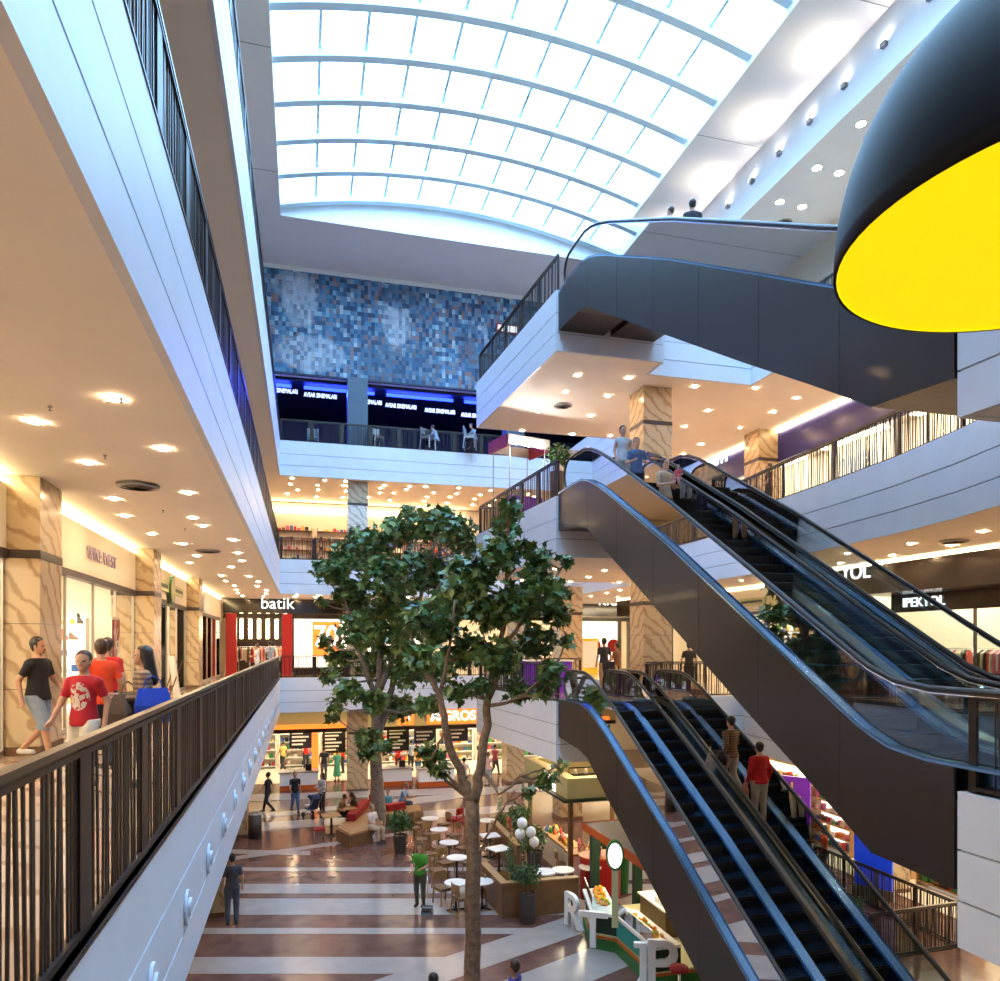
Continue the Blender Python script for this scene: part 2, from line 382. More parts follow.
# the barrel vaulted skylight
RISE = .95
def arc(x):
    t = (x - SX0) / (SX1 - SX0) * 2 - 1; return CZ - .45 + RISE * (1 - t * t)
sky = empty('window_1', (0, 0, 0)); sky['kind'] = 'structure'
NP = 10; xs = [SX0 + (SX1 - SX0) * i / NP for i in range(NP + 1)]
ribY = [21.8 + 1.96 * k for k in range(-12, 6)]
ribY = [y for y in ribY if SY0 < y < SY1]
fine = [SX0 + (SX1 - SX0) * i / 40 for i in range(41)]
for y in ribY:
    mb = MB()
    top = [(x, arc(x) + .02) for x in fine]; bot = [(x, arc(x) - .30) for x in fine]
    n = len(fine); vs = [(x, yy, z) for yy in (y - .14, y + .14) for row in (top, bot) for (x, z) in row]; fs = []
    for i in range(n - 1):
        fs += [(i, n + i, n + i + 1, i + 1), (2 * n + i, 2 * n + i + 1, 3 * n + i + 1, 3 * n + i), (i, i + 1, 2 * n + i + 1, 2 * n + i), (n + i, 3 * n + i, 3 * n + i + 1, n + i + 1)]
    mb.add(vs, fs); mb.build('rib', 'frame_white', sky)
for x in xs[1:-1]:
    mb = MB(); mb.box(x - .05, x + .05, SY0, SY1, arc(x) - .07, arc(x) + .05); mb.build('glazing_bar', 'frame_white', sky)
mb = MB()
for y in ribY + [SY1 - .08]:
    for i in range(40): mb.beam((fine[i], y + .16 if y < SY1 - .1 else y, arc(fine[i]) + .0), (fine[i + 1], y + .16 if y < SY1 - .1 else y, arc(fine[i + 1])), .05, .08)
mb.build('cross_bars', 'frame_white', sky)
mb = MB(); vs = [(x, y, arc(x) + .06) for y in (SY0, SY1) for x in fine]
mb.add(vs, [(i, i + 1, 42 + i, 41 + i) for i in range(40)], 0, True); mb.build('glass_pane', 'skyglass', sky)

# right hand bulkhead under the roof with its lower ceiling
mb = MB(); mb.box(16.0, 16.12, -3, 36, 23.25, CEIL); mb.box(16.12, 21, -3, 36, 23.3, 23.45); struct(mb.build('trim_5', 'ceil_white'))
# cinema level behind the north gallery, wall above it
mb = MB(); mb.box(-9, 21, 36.0, 36.3, 19.9, CEIL); struct(mb.build('wall_north_upper', 'ceil_white'))
mb = MB(); mb.box(-9, 21, 43, 43.2, F3, 19.9); mb.box(-9, 21, 36.3, 43, 19.75, 19.9); mb.box(-1, 21, 36.3, 43, F3, F3 + .01); struct(mb.build('wall_cinema', 'dark_wall'))

# ------------------------------------------------------------------ marble clad columns on the 8 m grid
def column(x, y, z0, z1, light=False, s=.95, mat_='column', capz=None):
    o = empty('column', (x, y, z0)); o['kind'] = 'structure'
    h = z1 - z0; capz = capz or h - 1.15; r = s / 2
    mb = MB(); mb.box(-r, r, -r, r, .0, capz)
    for k in range(1, 3):
        zz = capz * k / 3; mb.box(-r - .002, r + .002, -r - .002, r + .002, zz, zz + .008, 1)
    mb.build('shaft', ['column_light' if light else mat_, 'band'], o)
    mb = MB(); mb.box(-r - .01, r + .01, -r - .01, r + .01, capz, capz + .12); mb.build('band', 'band', o)
    mb = MB(); mb.box(-r, r, -r, r, capz + .12, h); mb.build('capital', mat_, o)
    mb = MB(); mb.box(-r - .02, r + .02, -r - .02, r + .02, 0, .12); mb.build('plinth', 'wood_dark', o)
    return o
for F, top in ((0, 3.9), (F1, 9.4), (F2, 14.9)):
    for (x, y) in ((10.4, 20.6), (10.4, 28), (10.4, 36), (2.5, 36)): column(x, y, F, top, light=(F == F2 and x < 5))
for y in (4, 12, 20, 28): column(-4.05, y, F1, 9.4)
for y in (12.6, 20.4, 28.4): column(-2.35, y, 0, 3.9, s=.7)
column(16.4, 23.5, F2, 14.9, s=.9); column(16.2, 17.4, 0, 3.9, s=.9); column(15.9, 11.4, F2, 14.9, s=.9)
cc = column(2.5, 36, F3, 19.9, s=.95, mat_='slate')
for c in CH[cc.name]:
    c.data.materials.clear(); c.data.materials.append(M['slate'])
    if 'shaft' in c.name: c.data.materials.append(M['groove'])
column(10.4, 36, F3, 19.9, mat_='slate')

# ------------------------------------------------------------------ railings
mb = MB(); mb.box(-.5, .5, -.5, .5, 0, 1); _unit = mb.build('baluster_source', 'rail'); UNIT = _unit.data; bpy.data.objects.remove(_unit)
UNIT.name = 'baluster'
def railing(name, path, z, label, group=None, h=1.06, post_every=1.45, inset=0, seed=1, maxb=100, gap=.075, wide=.20):
    R = random.Random(seed)
    pts = [Vector((p[0], p[1], 0)) for p in path]
    o = empty(name, (pts[0].x, pts[0].y, z), 0, label, 'railing', group)
    O = Vector((pts[0].x, pts[0].y, 0))
    hr = MB(); br = MB(); bal = []
    for a, b in zip(pts[:-1], pts[1:]):
        d = (b - a); L = d.length
        if L < .02: continue
        dn = d / L; yaw = math.atan2(d.y, d.x)
        A, B = a - O, b - O
        hr.beam(A + Vector((0, 0, h - .025)) - dn * .02, B + Vector((0, 0, h - .025)) + dn * .02, .062, .036)
        hr.beam(A + Vector((0, 0, h - .075)), B + Vector((0, 0, h - .075)), .05, .03, 1)
        br.beam(A + Vector((0, 0, .06)), B + Vector((0, 0, .06)), .05, .04)
        br.beam(A + Vector((0, 0, .005)), B + Vector((0, 0, .005)), .12, .03)
        n = max(1, round(L / post_every)); step = L / n
        for k in range(n + 1):
            if k == 0 and a is not pts[0] and step < .8: continue
            c = A + dn * step * k
            mb = MB(); T = Matrix.Translation(c) @ Matrix.Rotation(yaw, 4, 'Z')
            w = wide if 0 < k < n else .09
            mb.box(-w / 2, w / 2, -.018, .018, 0.01, h - .06, 0, T)
            mb.build('post', 'rail', o)
        t = .1
        while t < L - .08:
            if min((t % step), step - t % step) > wide / 2 + .02:
                bal.append((A + dn * t, yaw, R.choice((.014, .018, .026, .034)), R.uniform(-.035, .035)))
            t += gap * R.uniform(.55, 1.5)
    hr.build('handrail', ['railtop', 'rail'], o); br.build('bottom_rail', 'rail', o)
    eye = Vector((0, 0, 0))
    bal.sort(key=lambda b: (b[0] + O).length)
    def M4(b):
        c, yaw, w_, lean = b; H = h - .14
        S = Matrix.Shear('XZ', 4, (0, 0)) if False else Matrix.Identity(4)
        S[0][2] = lean / H
        return Matrix.Translation(c + Vector((0, 0, .07))) @ Matrix.Rotation(yaw, 4, 'Z') @ S @ Matrix.Diagonal((w_, .012, H, 1))
    for b in bal[:maxb]:
        c, yaw, w_, lean = b; H = h - .14
        q = bpy.data.objects.new('baluster', UNIT); COL.objects.link(q); q.parent = o; CH.setdefault(o.name, []).append(q)
        q.matrix_local = Matrix.Translation(c + Vector((0, 0, .07))) @ Matrix.Rotation(yaw, 4, 'Z') @ Matrix.Rotation(math.atan(lean / H), 4, 'Y') @ Matrix.Diagonal((w_, .012, H, 1))
    if len(bal) > maxb:
        mb = MB()
        for b in bal[maxb:]: mb.box(-.5, .5, -.5, .5, 0, 1, 0, M4(b))
        q = mb.build('balusters', 'rail', o); q['kind'] = 'stuff'
    return o
EW = -1.12
railing('railing', [(EW, -.17), (EW, 35.1)], F1, 'long brown metal railing in the left foreground, people walking behind it', seed=3)
railing('railing', [(EW, .5), (EW, 35.1)], F2, 'long dark railing on the left gallery one storey above the walking people', seed=4, maxb=90)
railing('railing', [(EW, .5), (EW, 35.1)], F3, 'topmost long dark railing on the left, beside the skylight', seed=5, maxb=60)
def mid(path, d=.06): return [tuple(p) for p in offset_path(path, d)]
railing('railing', [(EW + .1, NORTH + .12), (9.9, NORTH + .12)], F3, 'dark railing in front of the blue lit cinema level', seed=6, maxb=70)
railing('railing', [(EW + .1, NORTH + .12), (12.4, NORTH + .12)], F2, 'brown railing on the far gallery just under the warm spotlit ceiling', seed=7, maxb=70)
railing('railing', [(EW + .1, NORTH + .12), (12.4, NORTH + .12)], F1, 'dark railing on the far gallery in front of the batik shop', seed=8, maxb=70)
pen = [(6.14, 25.5), (6.6, 18.48)]
railing('railing', [(10, 25.55)] + pen, F3, 'dark railing on the jutting landing at the top escalator, below the skylight', seed=9, maxb=100)
railing('railing', [(10, 25.55)] + pen, F2, 'dark railing on the landing left of the middle escalators, behind the tree tops', seed=10, maxb=100)
railing('railing', [(10, 25.55)] + pen, F1, 'dark railing on the landing left of the lower escalators', seed=11, maxb=80)
eastp = [(9.66, 18.46), (9.66, 19.36), (12.86, 19.36)] + [(p[0] + .06, p[1]) for p in EDGE_E[1:]]
railing('railing', eastp, F2, 'curving dark railing on the right gallery before the bright shop windows', seed=12, maxb=100, post_every=1.6, wide=.08)
railing('railing', eastp, F1, 'curving dark railing on the right gallery in front of the clothes shop', seed=13, maxb=90, post_every=1.6, wide=.08)
railing('railing', [(9.66, 18.46), (9.66, 19.36), (13.16, 19.36), (13.16, 8)], F3, 'dark railing on the top right gallery behind the uppermost escalator', seed=14, maxb=60)
railing('railing', [(6.66, 5.96), (6.66, 2.5)], F1, 'brown railing with wide post at the right edge above the white wall', seed=15, gap=.1)
railing('railing', [(12.2, 13.5), (14.75, 13.6), (14.8, 18.6)], 0, 'bronze slatted railing on the ground floor under the escalators', seed=16, maxb=100, gap=.07, post_every=1.3, wide=.06)

# ------------------------------------------------------------------ escalators
YT, YB = 18.36, 4.4
DECK = [(18.36, 5.60), (17.4, 5.62), (16.7, 5.60), (16.3, 5.50), (15.8, 5.30), (15.2, 5.00), (12.3, 3.42), (9.77, 1.92), (8.4, 1.10), (7.8, .75), (7.4, .52), (7.0, .37), (6.5, .30), (4.4, .28)]
BOT = [(18.36, 4.60), (17.3, 4.50), (16.9, 4.46), (16.3, 4.33), (15.8, 4.03), (15.2, 3.67), (12.3, 1.98), (9.9, .58), (8.4, -.27), (7.8, -.62), (7.25, -.95), (7.0, -.96), (6.02, -1.02), (6.02, -1.02)]
def interp(prof, y):
    for (a, b) in zip(prof[:-1], prof[1:]):
        if b[0] <= y <= a[0]:
            t = (y - b[0]) / max(1e-6, a[0] - b[0]); return b[1] + t * (a[1] - b[1])
    return prof[-1][1]
W1, WG = 1.30, .20
def sline(y): return 5.5 if y > 16.4 else max(0.0, 5.5 - (16.4 - y) * .5774)
def make_escalator():
    o = empty('escalator', (6.55, 0, 0))
    # cladding: two sides and the soffit, with seams
    dk = [(y, z) for (y, z) in DECK]
    ys = sorted(set([round(18.36 - i * .35, 3) for i in range(36)] + [p[0] for p in BOT[:-1]] + [6.10]), reverse=True)
    ys = [y for y in ys if y >= 6.10]
    top = [(y, interp(DECK, y) - .03) for y in ys]; bot = [(y, interp(BOT[:-1], y)) for y in ys]
    mb = MB(); mb.strip(top, bot, 0, .03); mb.strip(top, bot, W1 - .03, W1)
    mb.strip([(y, z + .03) for y, z in bot], bot, .03, W1 - .03)
    mb.box(.03, W1 - .03, 18.33, 18.36, 4.6, 5.5)
    for y in (16.3, 14.6, 12.9, 11.2, 9.5, 7.8): 
        for x in (-.003, W1):
            mb.strip([(y, interp(DECK, y) - .04), (y - .012, interp(DECK, y - .012) - .04)], [(y, interp(BOT, y) + .01), (y - .012, interp(BOT, y - .012) + .01)], x, x + .003, 1)
    mb.build('truss_cladding', ['clad', 'cladseam'], o)
    ys2 = sorted(set([round(18.36 - i * .3, 3) for i in range(47)] + [p[0] for p in DECK]), reverse=True); ys2 = [y for y in ys2 if y >= 4.4]
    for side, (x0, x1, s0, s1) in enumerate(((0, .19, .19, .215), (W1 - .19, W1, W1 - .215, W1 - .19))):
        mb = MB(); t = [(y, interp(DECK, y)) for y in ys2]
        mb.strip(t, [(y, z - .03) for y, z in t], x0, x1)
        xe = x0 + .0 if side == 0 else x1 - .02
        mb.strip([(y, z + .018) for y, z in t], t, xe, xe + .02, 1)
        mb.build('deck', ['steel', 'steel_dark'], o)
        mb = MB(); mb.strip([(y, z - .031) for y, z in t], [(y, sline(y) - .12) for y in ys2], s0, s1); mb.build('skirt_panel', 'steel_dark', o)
        # glass balustrade
        xg = (.10 if side == 0 else W1 - .10)
        yg = [y for y in ys2 if 4.7 <= y <= 18.0]
        def hb(y): return interp(DECK, y) + (.74 if y < 16.8 else .74 - .0 * (y - 16.8))
        mb = MB(); mb.strip([(y, hb(y)) for y in yg], [(y, interp(DECK, y)) for y in yg], xg - .006, xg + .006)
        # rounded end at the top
        y0 = yg[0]; r = (hb(y0) - interp(DECK, y0)) / 2; zc = interp(DECK, y0) + r
        pts = [(y0 + min(.34, r) * math.sin(a), zc + r * math.cos(a)) for a in [PI * k / 8 for k in range(9)]]
        mb.extrude([(p[0], p[1]) for p in pts], 0, xg - .006, xg + .006)
        gb = mb.build('glass_balustrade', 'glass', o)
        # handrail
        path = [(xg, y, hb(y) + .02) for y in yg[::-1]] + [(xg, y0 + (min(.34, r) + .02) * math.sin(a), zc + (r + .02) * math.cos(a)) for a in [PI * k / 8 for k in range(1, 9)]]
        path = [(xg, 4.7 - .3 * math.sin(a), interp(DECK, 4.7) + .37 + .39 * math.cos(a)) for a in [PI * k / 6 for k in range(6, 0, -1)]] + path
        mb = MB(); mb.tube(path, .038, 8); hrl = mb.build('handrail', 'rubber', gb)
        mb = MB(); mb.tube([(p[0], p[1], p[2] - .045) for p in path[6:-9]], .012, 6); mb.build('handrail_guide', 'chrome', gb)
    # steps
    sm = MB(); x0, x1 = .22, W1 - .22
    sm.box(x0, x1, -.40, 0, -.03, 0)
    for k in range(20):
        xx = x0 + .01 + k * (x1 - x0 - .03) / 19; sm.box(xx, xx + .022, -.395, -.005, 0, .012, 1)
    prof = [(-.40, -.03), (-.385, -.12), (-.36, -.24), (-.37, -.24), (-.41, -.12), (-.42, -.03)]
    sm.extrude(prof, 0, x0, x1, 0)
    first = None; y = 16.38
    ang = 0
    n = 0
    while y > 7.2:
        z = sline(y) - .04
        if first is None: first = sm.build('step', ['step', 'steel_dark'], o); first.location = (0, y, z)
        else:
            q = first.copy(); COL.objects.link(q); q.parent = o; q.location = (0, y, z); CH[o.name].append(q)
        y -= .3464; n += 1
    for (a, b, z) in ((16.42, 18.3, 5.5), (4.4, 6.86, 0.012)):
        mb = MB(); mb.box(x0, x1, a, b, z - .05, z)
        for k in range(24): yy = a + (b - a) * (k + .5) / 24; mb.box(x0 + .02, x1 - .02, yy, yy + .015, z, z + .004, 1)
        mb.build('comb_plate', ['steel_dark', 'step'], o)
    return o
esc = make_escalator()
eg = 'escalators of the central atrium'
mb = MB(); yy_ = [round(18.3 - i * .3, 3) for i in range(46)]
mb.strip([(y, interp(DECK, y) + .05) for y in yy_], [(y, interp(DECK, y) - .05) for y in yy_], W1 + .002, W1 + WG - .002)
reflection_strip = mb.build('centre_reflection', 'pale_reflection')  # added strip, drawn in place of the pale reflection in the balustrade glass
LBL = {(0, 0): 'lower escalator nearest the cafe, with empty dark steps', (0, 1): 'lower escalator carrying the woman in a red blouse',
       (1, 0): 'middle escalator with people riding near its top, brown cladding facing the tree', (1, 1): 'middle escalator on the right with empty steps, crossing in front of the clothes shop',
       (2, 0): 'uppermost escalator beside the yellow lamp, its side lit blue', (2, 1): 'uppermost escalator farther from the camera, behind the glass of its neighbour'}
for (l, k), s in LBL.items():
    o = esc if (l, k) == (0, 0) else dup(esc)
    if k == 0:
        q = reflection_strip if l == 0 else reflection_strip.copy()
        if l: COL.objects.link(q)
        q.parent = o
    o.location = (6.56 + k * (W1 + WG), 0, l * 5.5 - (.16 if l == 2 else 0)); tag(o, s, 'escalator', eg)

# ------------------------------------------------------------------ ceiling fittings
mb = MB(); mb.lathe([(.05, -.004), (.068, -.012), (.078, -.008), (.08, 0)], n=14, mi=1); mb.cyl((0, 0), .058, -.006, .0, 14, 0, smooth=False)
dl = mb.build('downlight', ['lamp', 'trimring'])
dl_used = [False]
def downlight(x, y, z, label, group, scale=1.0, src=None):
    s = src or dl
    if s is dl and not dl_used[0]: o = dl; dl_used[0] = True
    else: o = s.copy(); COL.objects.link(o)
    o.location = (x, y, z); o.scale = (scale,) * 3; tag(o, label, 'downlight', group); return o
R = random.Random(21)
k = 0
near = [tuple(P(a, b, 9.4))[:2] for a, b in ((113, 399), (34, 422), (88, 463), (163, 449), (188, 493), (114, 499), (125, 516), (193, 518), (203, 526), (152, 534), (233, 540), (183, 544), (238, 553), (197, 556), (242, 561), (190, 563), (231, 567))]
near += [(-1.75, 3.2), (-2.75, 5.0)] + [(x + R.uniform(-.2, .2), y) for y in (26.5, 28.6, 30.8, 33, 35, 37) for x in (-1.7, -2.8)]
for x, y in near:
    for _ in (0,):
        downlight(x, y, 9.4, 'small round spotlight in the ceiling over the left walkway with the walking people', 'spotlights over the left walkway')
for y in [6 + 3.8 * i for i in range(8)]:
    downlight(-2.9, y, 14.9, 'small round spotlight in the upper left gallery ceiling', 'spotlights in the upper left gallery ceiling')
    downlight(-2.9, y - 1, 3.9, 'small round spotlight over the ground floor under the left gallery', 'spotlights under the left gallery')
for z, lab, grp in ((14.9, 'small round spotlight in the warm ceiling of the far second gallery', 'spotlights of the far second gallery'), (9.4, 'small round spotlight in the ceiling above the batik gallery', 'spotlights above the batik gallery')):
    for yy in ((35.9, 36.9, 38.0, 39.5) if z > 10 else (35.9, 37.2)):
        for x in [-.6 + 1.35 * i for i in range(10)]: downlight(x + R.uniform(-.35, .35), yy + R.uniform(-.3, .3), z, lab, grp)
for z, lab, grp in ((14.9, 'small round spotlight in the ceiling above the escalator landing', 'spotlights above the middle escalator landing'), (9.4, 'small round spotlight in the ceiling above the lower escalator landing', 'spotlights above the lower escalator landing')):
    for y in [19.6 + 1.9 * i for i in range(8)]:
        for x in [7.6 + 1.9 * i for i in range(5)]:
            if y > 26 and x < 12.6: continue
            if abs(x - 10.4) < .8 and (abs(y - 20.6) < .9 or abs(y - 28) < .9): continue
            downlight(x + R.uniform(-.3, .3), y + R.uniform(-.3, .3), z, lab, grp)
    for y in [8.2 + 1.9 * i for i in range(6)]:
        for x in (13.6, 14.9): downlight(x + R.uniform(-.1, .1), y, z, lab.replace('above the escalator landing', 'over the curved right gallery').replace('above the lower escalator landing', 'in front of the clothes shop on the right'), grp.replace('above the middle escalator landing', 'over the curved right gallery').replace('above the lower escalator landing', 'before the clothes shop'))
for y in (19.8, 21.8, 23.8, 29, 33): 
    for x in ((8.2, 11.5, 14.5) if y < 25 else (14.5, 15.5)): downlight(x, y, 3.9, 'small round spotlight over the ground floor under the right galleries', 'spotlights under the right galleries')
for x in [-.5 + 1.9 * i for i in range(7)]: downlight(x, 36.9, 3.9, 'small round spotlight before the orange supermarket sign', 'spotlights before the supermarket')
for (px, py) in ((346, 487), (357, 480), (652, 384), (637, 388)):
    pass
mb = MB(); mb.lathe([(.13, -.004), (.16, -.014), (.175, -.008), (.18, 0)], n=20, mi=1); mb.cyl((0, 0), .14, -.006, .0, 20, 0, smooth=False)
cl = mb.build('downlight', ['cool_lamp', 'trimring'])
spots = [tuple(P(a, b, 23.3))[:2] for a, b in ((861, 124), (817, 168), (839, 173), (780, 202), (802, 207), (769, 238), (905, 92), (925, 60))]
for i, (x, y) in enumerate(spots):
    o = cl if i == 0 else cl.copy()
    if i: COL.objects.link(o)
    o.location = (x, y, 23.3); tag(o, 'large white round downlight in the top right ceiling', 'downlight', 'large downlights by the top right bulkhead')
# air vents
def vent_mb():
    mb = MB(); mb.lathe([(.30, 0), (.29, -.02), (.24, -.03)], n=24); 
    for r in (.05, .11, .17, .22): mb.lathe([(r, -.028), (r + .03, -.012)], n=24, mi=1)
    mb.cyl((0, 0), .24, -.008, -.004, 24, 1); return mb
v0 = vent_mb().build('ceiling_vent', ['grey_metal', 'band'])
vs = [(tuple(P(138, 486, 9.39)), 'round air vent over the left walkway, nearest the camera'), (tuple(P(208, 551, 9.39)), 'round air vent over the left walkway, farther along'),
      ((14.2, 13.2, 9.39), 'round air vent above the clothes shop gallery'), ((14.3, 16.2, 14.89), 'round air vent over the curved right gallery'), ((8.2, 22.5, 14.89), 'round air vent over the landing, left of the marble column'),
      (tuple(P(784, 223, 23.29)), 'round dark air vent among the large white downlights')]
for i, (l, s) in enumerate(vs):
    o = v0 if i == 0 else v0.copy()
    if i: COL.objects.link(o)
    o.location = l; tag(o, s, 'vent')
mb = MB(); mb.cyl((0, 0), .035, -.03, 0, 12); mb.cyl((0, 0), .012, -.07, -.03, 8); mb.cyl((0, 0), .03, -.078, -.07, 10)
sp0 = mb.build('sprinkler', 'grey_metal')
for i, (px, py) in enumerate(((50, 406), (105, 455), (163, 510), (185, 528), (121, 398))):
    l = P(px, py, 9.39); o = sp0 if i == 0 else sp0.copy()
    if i: COL.objects.link(o)
    o.scale = (.6, .6, .6); o.location = l; tag(o, 'tiny sprinkler head on the ceiling over the left walkway', 'sprinkler', 'sprinkler heads over the left walkway')

# uplights on the edge of the roof bulkhead, each with its own lamp
mb = MB(); mb.box(-.12, 0, -.09, .09, -.08, .06); mb.box(-.10, -.02, -.06, .06, .06, .065, 1)
u0 = mb.build('uplight', ['grey_metal', 'cool_lamp'])
for i in range(14):
    y = 12.4 + 1.58 * i
    o = u0 if i == 0 else u0.copy()
    if i: COL.objects.link(o)
    o.location = (16.0, y, 24.15); tag(o, 'small dark wall uplight on the white band under the roof', 'uplight', 'uplights on the roof band')
    if i % 2 == 0:
        l = bpy.data.lights.new('uplight_bulb', 'SPOT'); l.energy = 55; l.color = (1, .86, .66); l.spot_size = 1.7; l.spot_blend = 1; l.shadow_soft_size = .08
        q = bpy.data.objects.new('uplight_bulb', l); COL.objects.link(q); q.location = (15.7, y, 23.9); q.rotation_euler = (PI, -.45, 0)
# half round white wall lamps along the first left fascia
mb = MB(); n = 12
prof = [(.13 * math.cos(a), .13 * math.sin(a)) for a in [PI * k / 10 for k in range(11)]]
vsx = []; 
mb.extrude([(c, s_ * 1.2 - .04) for (c, s_) in [(math.cos(a) * .13, math.sin(a) * .14) for a in [2 * PI * k / 20 for k in range(20)]]], 0, 0, .025)
mb.extrude([(c, s_) for (c, s_) in [(math.cos(a) * .07, math.sin(a) * .08 - .03) for a in [2 * PI * k / 20 for k in range(20)]]], 0, .025, .05)
h0 = mb.build('wall_lamp', ['white'])
for i in range(19):
    o = h0 if i == 0 else h0.copy()
    if i: COL.objects.link(o)
    o.location = (-1.065, 4.1 + 1.62 * i, 4.62); tag(o, 'white round wall lamp on the side of the left gallery', 'wall lamp', 'white wall lamps along the left gallery edge')

# ------------------------------------------------------------------ the big domed lamp
k = .80
uc, dc, r = 4.265 * k, 5.337 * k, 1.656 * k
big = empty('pendant_lamp', (uc * CA + dc * SA, dc * CA - uc * SA, EYE + 3.0 * k), 0, 'huge black dome pendant lamp with a yellow underside at the top right', 'pendant lamp')
mb = MB(); H = 1.52
prof = [(r * math.cos(a) ** .86 if a < PI / 2 - .01 else .05, H * math.sin(a)) for a in [PI / 2 * t / 22 for t in range(23)]]
mb.lathe([(r - .02, .0)] + prof, n=72); mb.build('lamp_shade', 'dome', big)
mb = MB(); mb.lathe([(r - .02, .0), (r * .985 - .01, .012), (.02, .012)], n=72, smooth=False); mb.lathe([(.02, .012), (.001, .012)], n=72); mb.build('diffuser', 'yellow', big)
mb = MB(); mb.cyl((0, 0), .09, H - .02, H + .16, 20); mb.build('canopy_cap', 'dome', big)
mb = MB(); mb.tube([(0, 0, H + .1), (0, 0, CEIL + .4 - EYE - 3.0 * k)], .015, 8); mb.build('suspension_cable', 'rubber', big)

# ------------------------------------------------------------------ people: one smooth surface grown round a posed skeleton
def surface(fn, lo, hi, h):
    lo = np.array(lo, float); n = np.ceil((np.array(hi) - lo) / h).astype(int) + 2
    ax = [lo[i] + h * np.arange(n[i]) for i in range(3)]
    G = np.stack(np.meshgrid(*ax, indexing='ij'), -1)
    V = fn(G.reshape(-1, 3)).reshape(n); V = np.where(np.abs(V) < 1e-7, 1e-7, V)
    S = V < 0
    acc = np.zeros(tuple(n - 1) + (3,)); cnt = np.zeros(tuple(n - 1))
    corners = [(i, j, k) for i in (0, 1) for j in (0, 1) for k in (0, 1)]
    def sl(a, c): return a[c[0]:n[0] - 1 + c[0], c[1]:n[1] - 1 + c[1], c[2]:n[2] - 1 + c[2]]
    for a in corners:
        for ax_ in range(3):
            if a[ax_] == 1: continue
            b = list(a); b[ax_] = 1
            va, vb = sl(V, a), sl(V, b); m = (va < 0) != (vb < 0)
            t = np.where(m, va / np.where(m, va - vb, 1), 0)
            p = np.zeros(va.shape + (3,)); p[..., 0] = a[0]; p[..., 1] = a[1]; p[..., 2] = a[2]; p[..., ax_] += t
            acc += p * m[..., None]; cnt += m
    act = cnt > 0; idx = -np.ones(act.shape, int); idx[act] = np.arange(act.sum())
    base = np.argwhere(act); verts = lo + h * (base + acc[act] / cnt[act][:, None])
    faces = []
    for ax_ in range(3):
        o1, o2 = [(1, 2), (2, 0), (0, 1)][ax_]
        s0 = [slice(1, n[i] - 1) for i in range(3)]; s0[ax_] = slice(0, n[ax_] - 1); s1 = list(s0); s1[ax_] = slice(1, n[ax_])
        A, B = S[tuple(s0)], S[tuple(s1)]
        for flip, mk in ((False, A & ~B), (True, ~A & B)):
            e = np.argwhere(mk)
            if not len(e): continue
            e = e + np.array([0 if i == ax_ else 1 for i in range(3)])
            d1 = np.zeros(3, int); d1[o1] = 1; d2 = np.zeros(3, int); d2[o2] = 1
            q = [idx[tuple((e - a).T)] for a in (d1 * 0, d1, d1 + d2, d2)]
            q = np.stack(q if not flip else q[::-1], 1); faces.append(q[(q >= 0).all(1)])
    return verts, (np.concatenate(faces) if faces else np.zeros((0, 4), int))
def caps(pts, segs, k=.02):
    """smooth union of tapered capsules; segs: (a, b, ra, rb, flat) with flat squashing front to back"""
    out = None
    for sgm in segs:
        a, b, ra, rb = sgm[:4]; a = np.array(a, float); b = np.array(b, float)
        sc = np.array(sgm[4]) if len(sgm) > 4 else np.ones(3)
        p = (pts - a) / sc; ba = (b - a) / sc; L2 = max(1e-9, ba @ ba)
        t = np.clip(p @ ba / L2, 0, 1); d = np.linalg.norm(p - t[:, None] * ba, axis=1) - (ra + (rb - ra) * t)
        d = d * sc.min()
        if out is None: out = d
        else:
            hh = np.clip(.5 + .5 * (d - out) / k, 0, 1); out = d + (out - d) * hh - k * hh * (1 - hh)
    return out
SKIN = {}
for n_, c in (('fair', (.62, .36, .25)), ('tan', (.45, .24, .15)), ('deep', (.30, .15, .09))): SKIN[n_] = mat('skin_' + n_, c, .5)
M['eye'] = mat('eye_dark', (.02, .015, .012), .3); M['lips'] = mat('lip_colour', (.40, .13, .11), .5)
HAIRC = {'black': mat('black_hair', (.012, .009, .008), .45), 'brown': mat('brown_hair', (.05, .025, .014), .45), 'grey': mat('grey_hair', (.25, .24, .23), .6), 'bald': None}
_cloth = {}
def cloth(c, stripes=None):
    key = (c, stripes)
    if key not in _cloth:
        m = mat('cloth_%02d' % len(_cloth), c, .85, noise=.12, nscale=9)
        if stripes == 'print':
            printed(m, c)
        elif stripes:
            nt = m.node_tree; b = nt.nodes['Principled BSDF']; tc = nt.nodes.new('ShaderNodeTexCoord'); wv = nt.nodes.new('ShaderNodeTexWave')
            wv.bands_direction = 'Z'; wv.inputs['Scale'].default_value = 6
            r = nt.nodes.new('ShaderNodeValToRGB'); r.color_ramp.interpolation = 'CONSTANT'; r.color_ramp.elements[1].position = .5
            r.color_ramp.elements[0].color = (*c, 1); r.color_ramp.elements[1].color = (*stripes, 1)
            nt.links.new(tc.outputs['Object'], wv.inputs['Vector']); nt.links.new(wv.outputs['Fac'], r.inputs['Fac']); nt.links.new(r.outputs['Color'], b.inputs['Base Color'])
        _cloth[key] = m
    return _cloth[key]
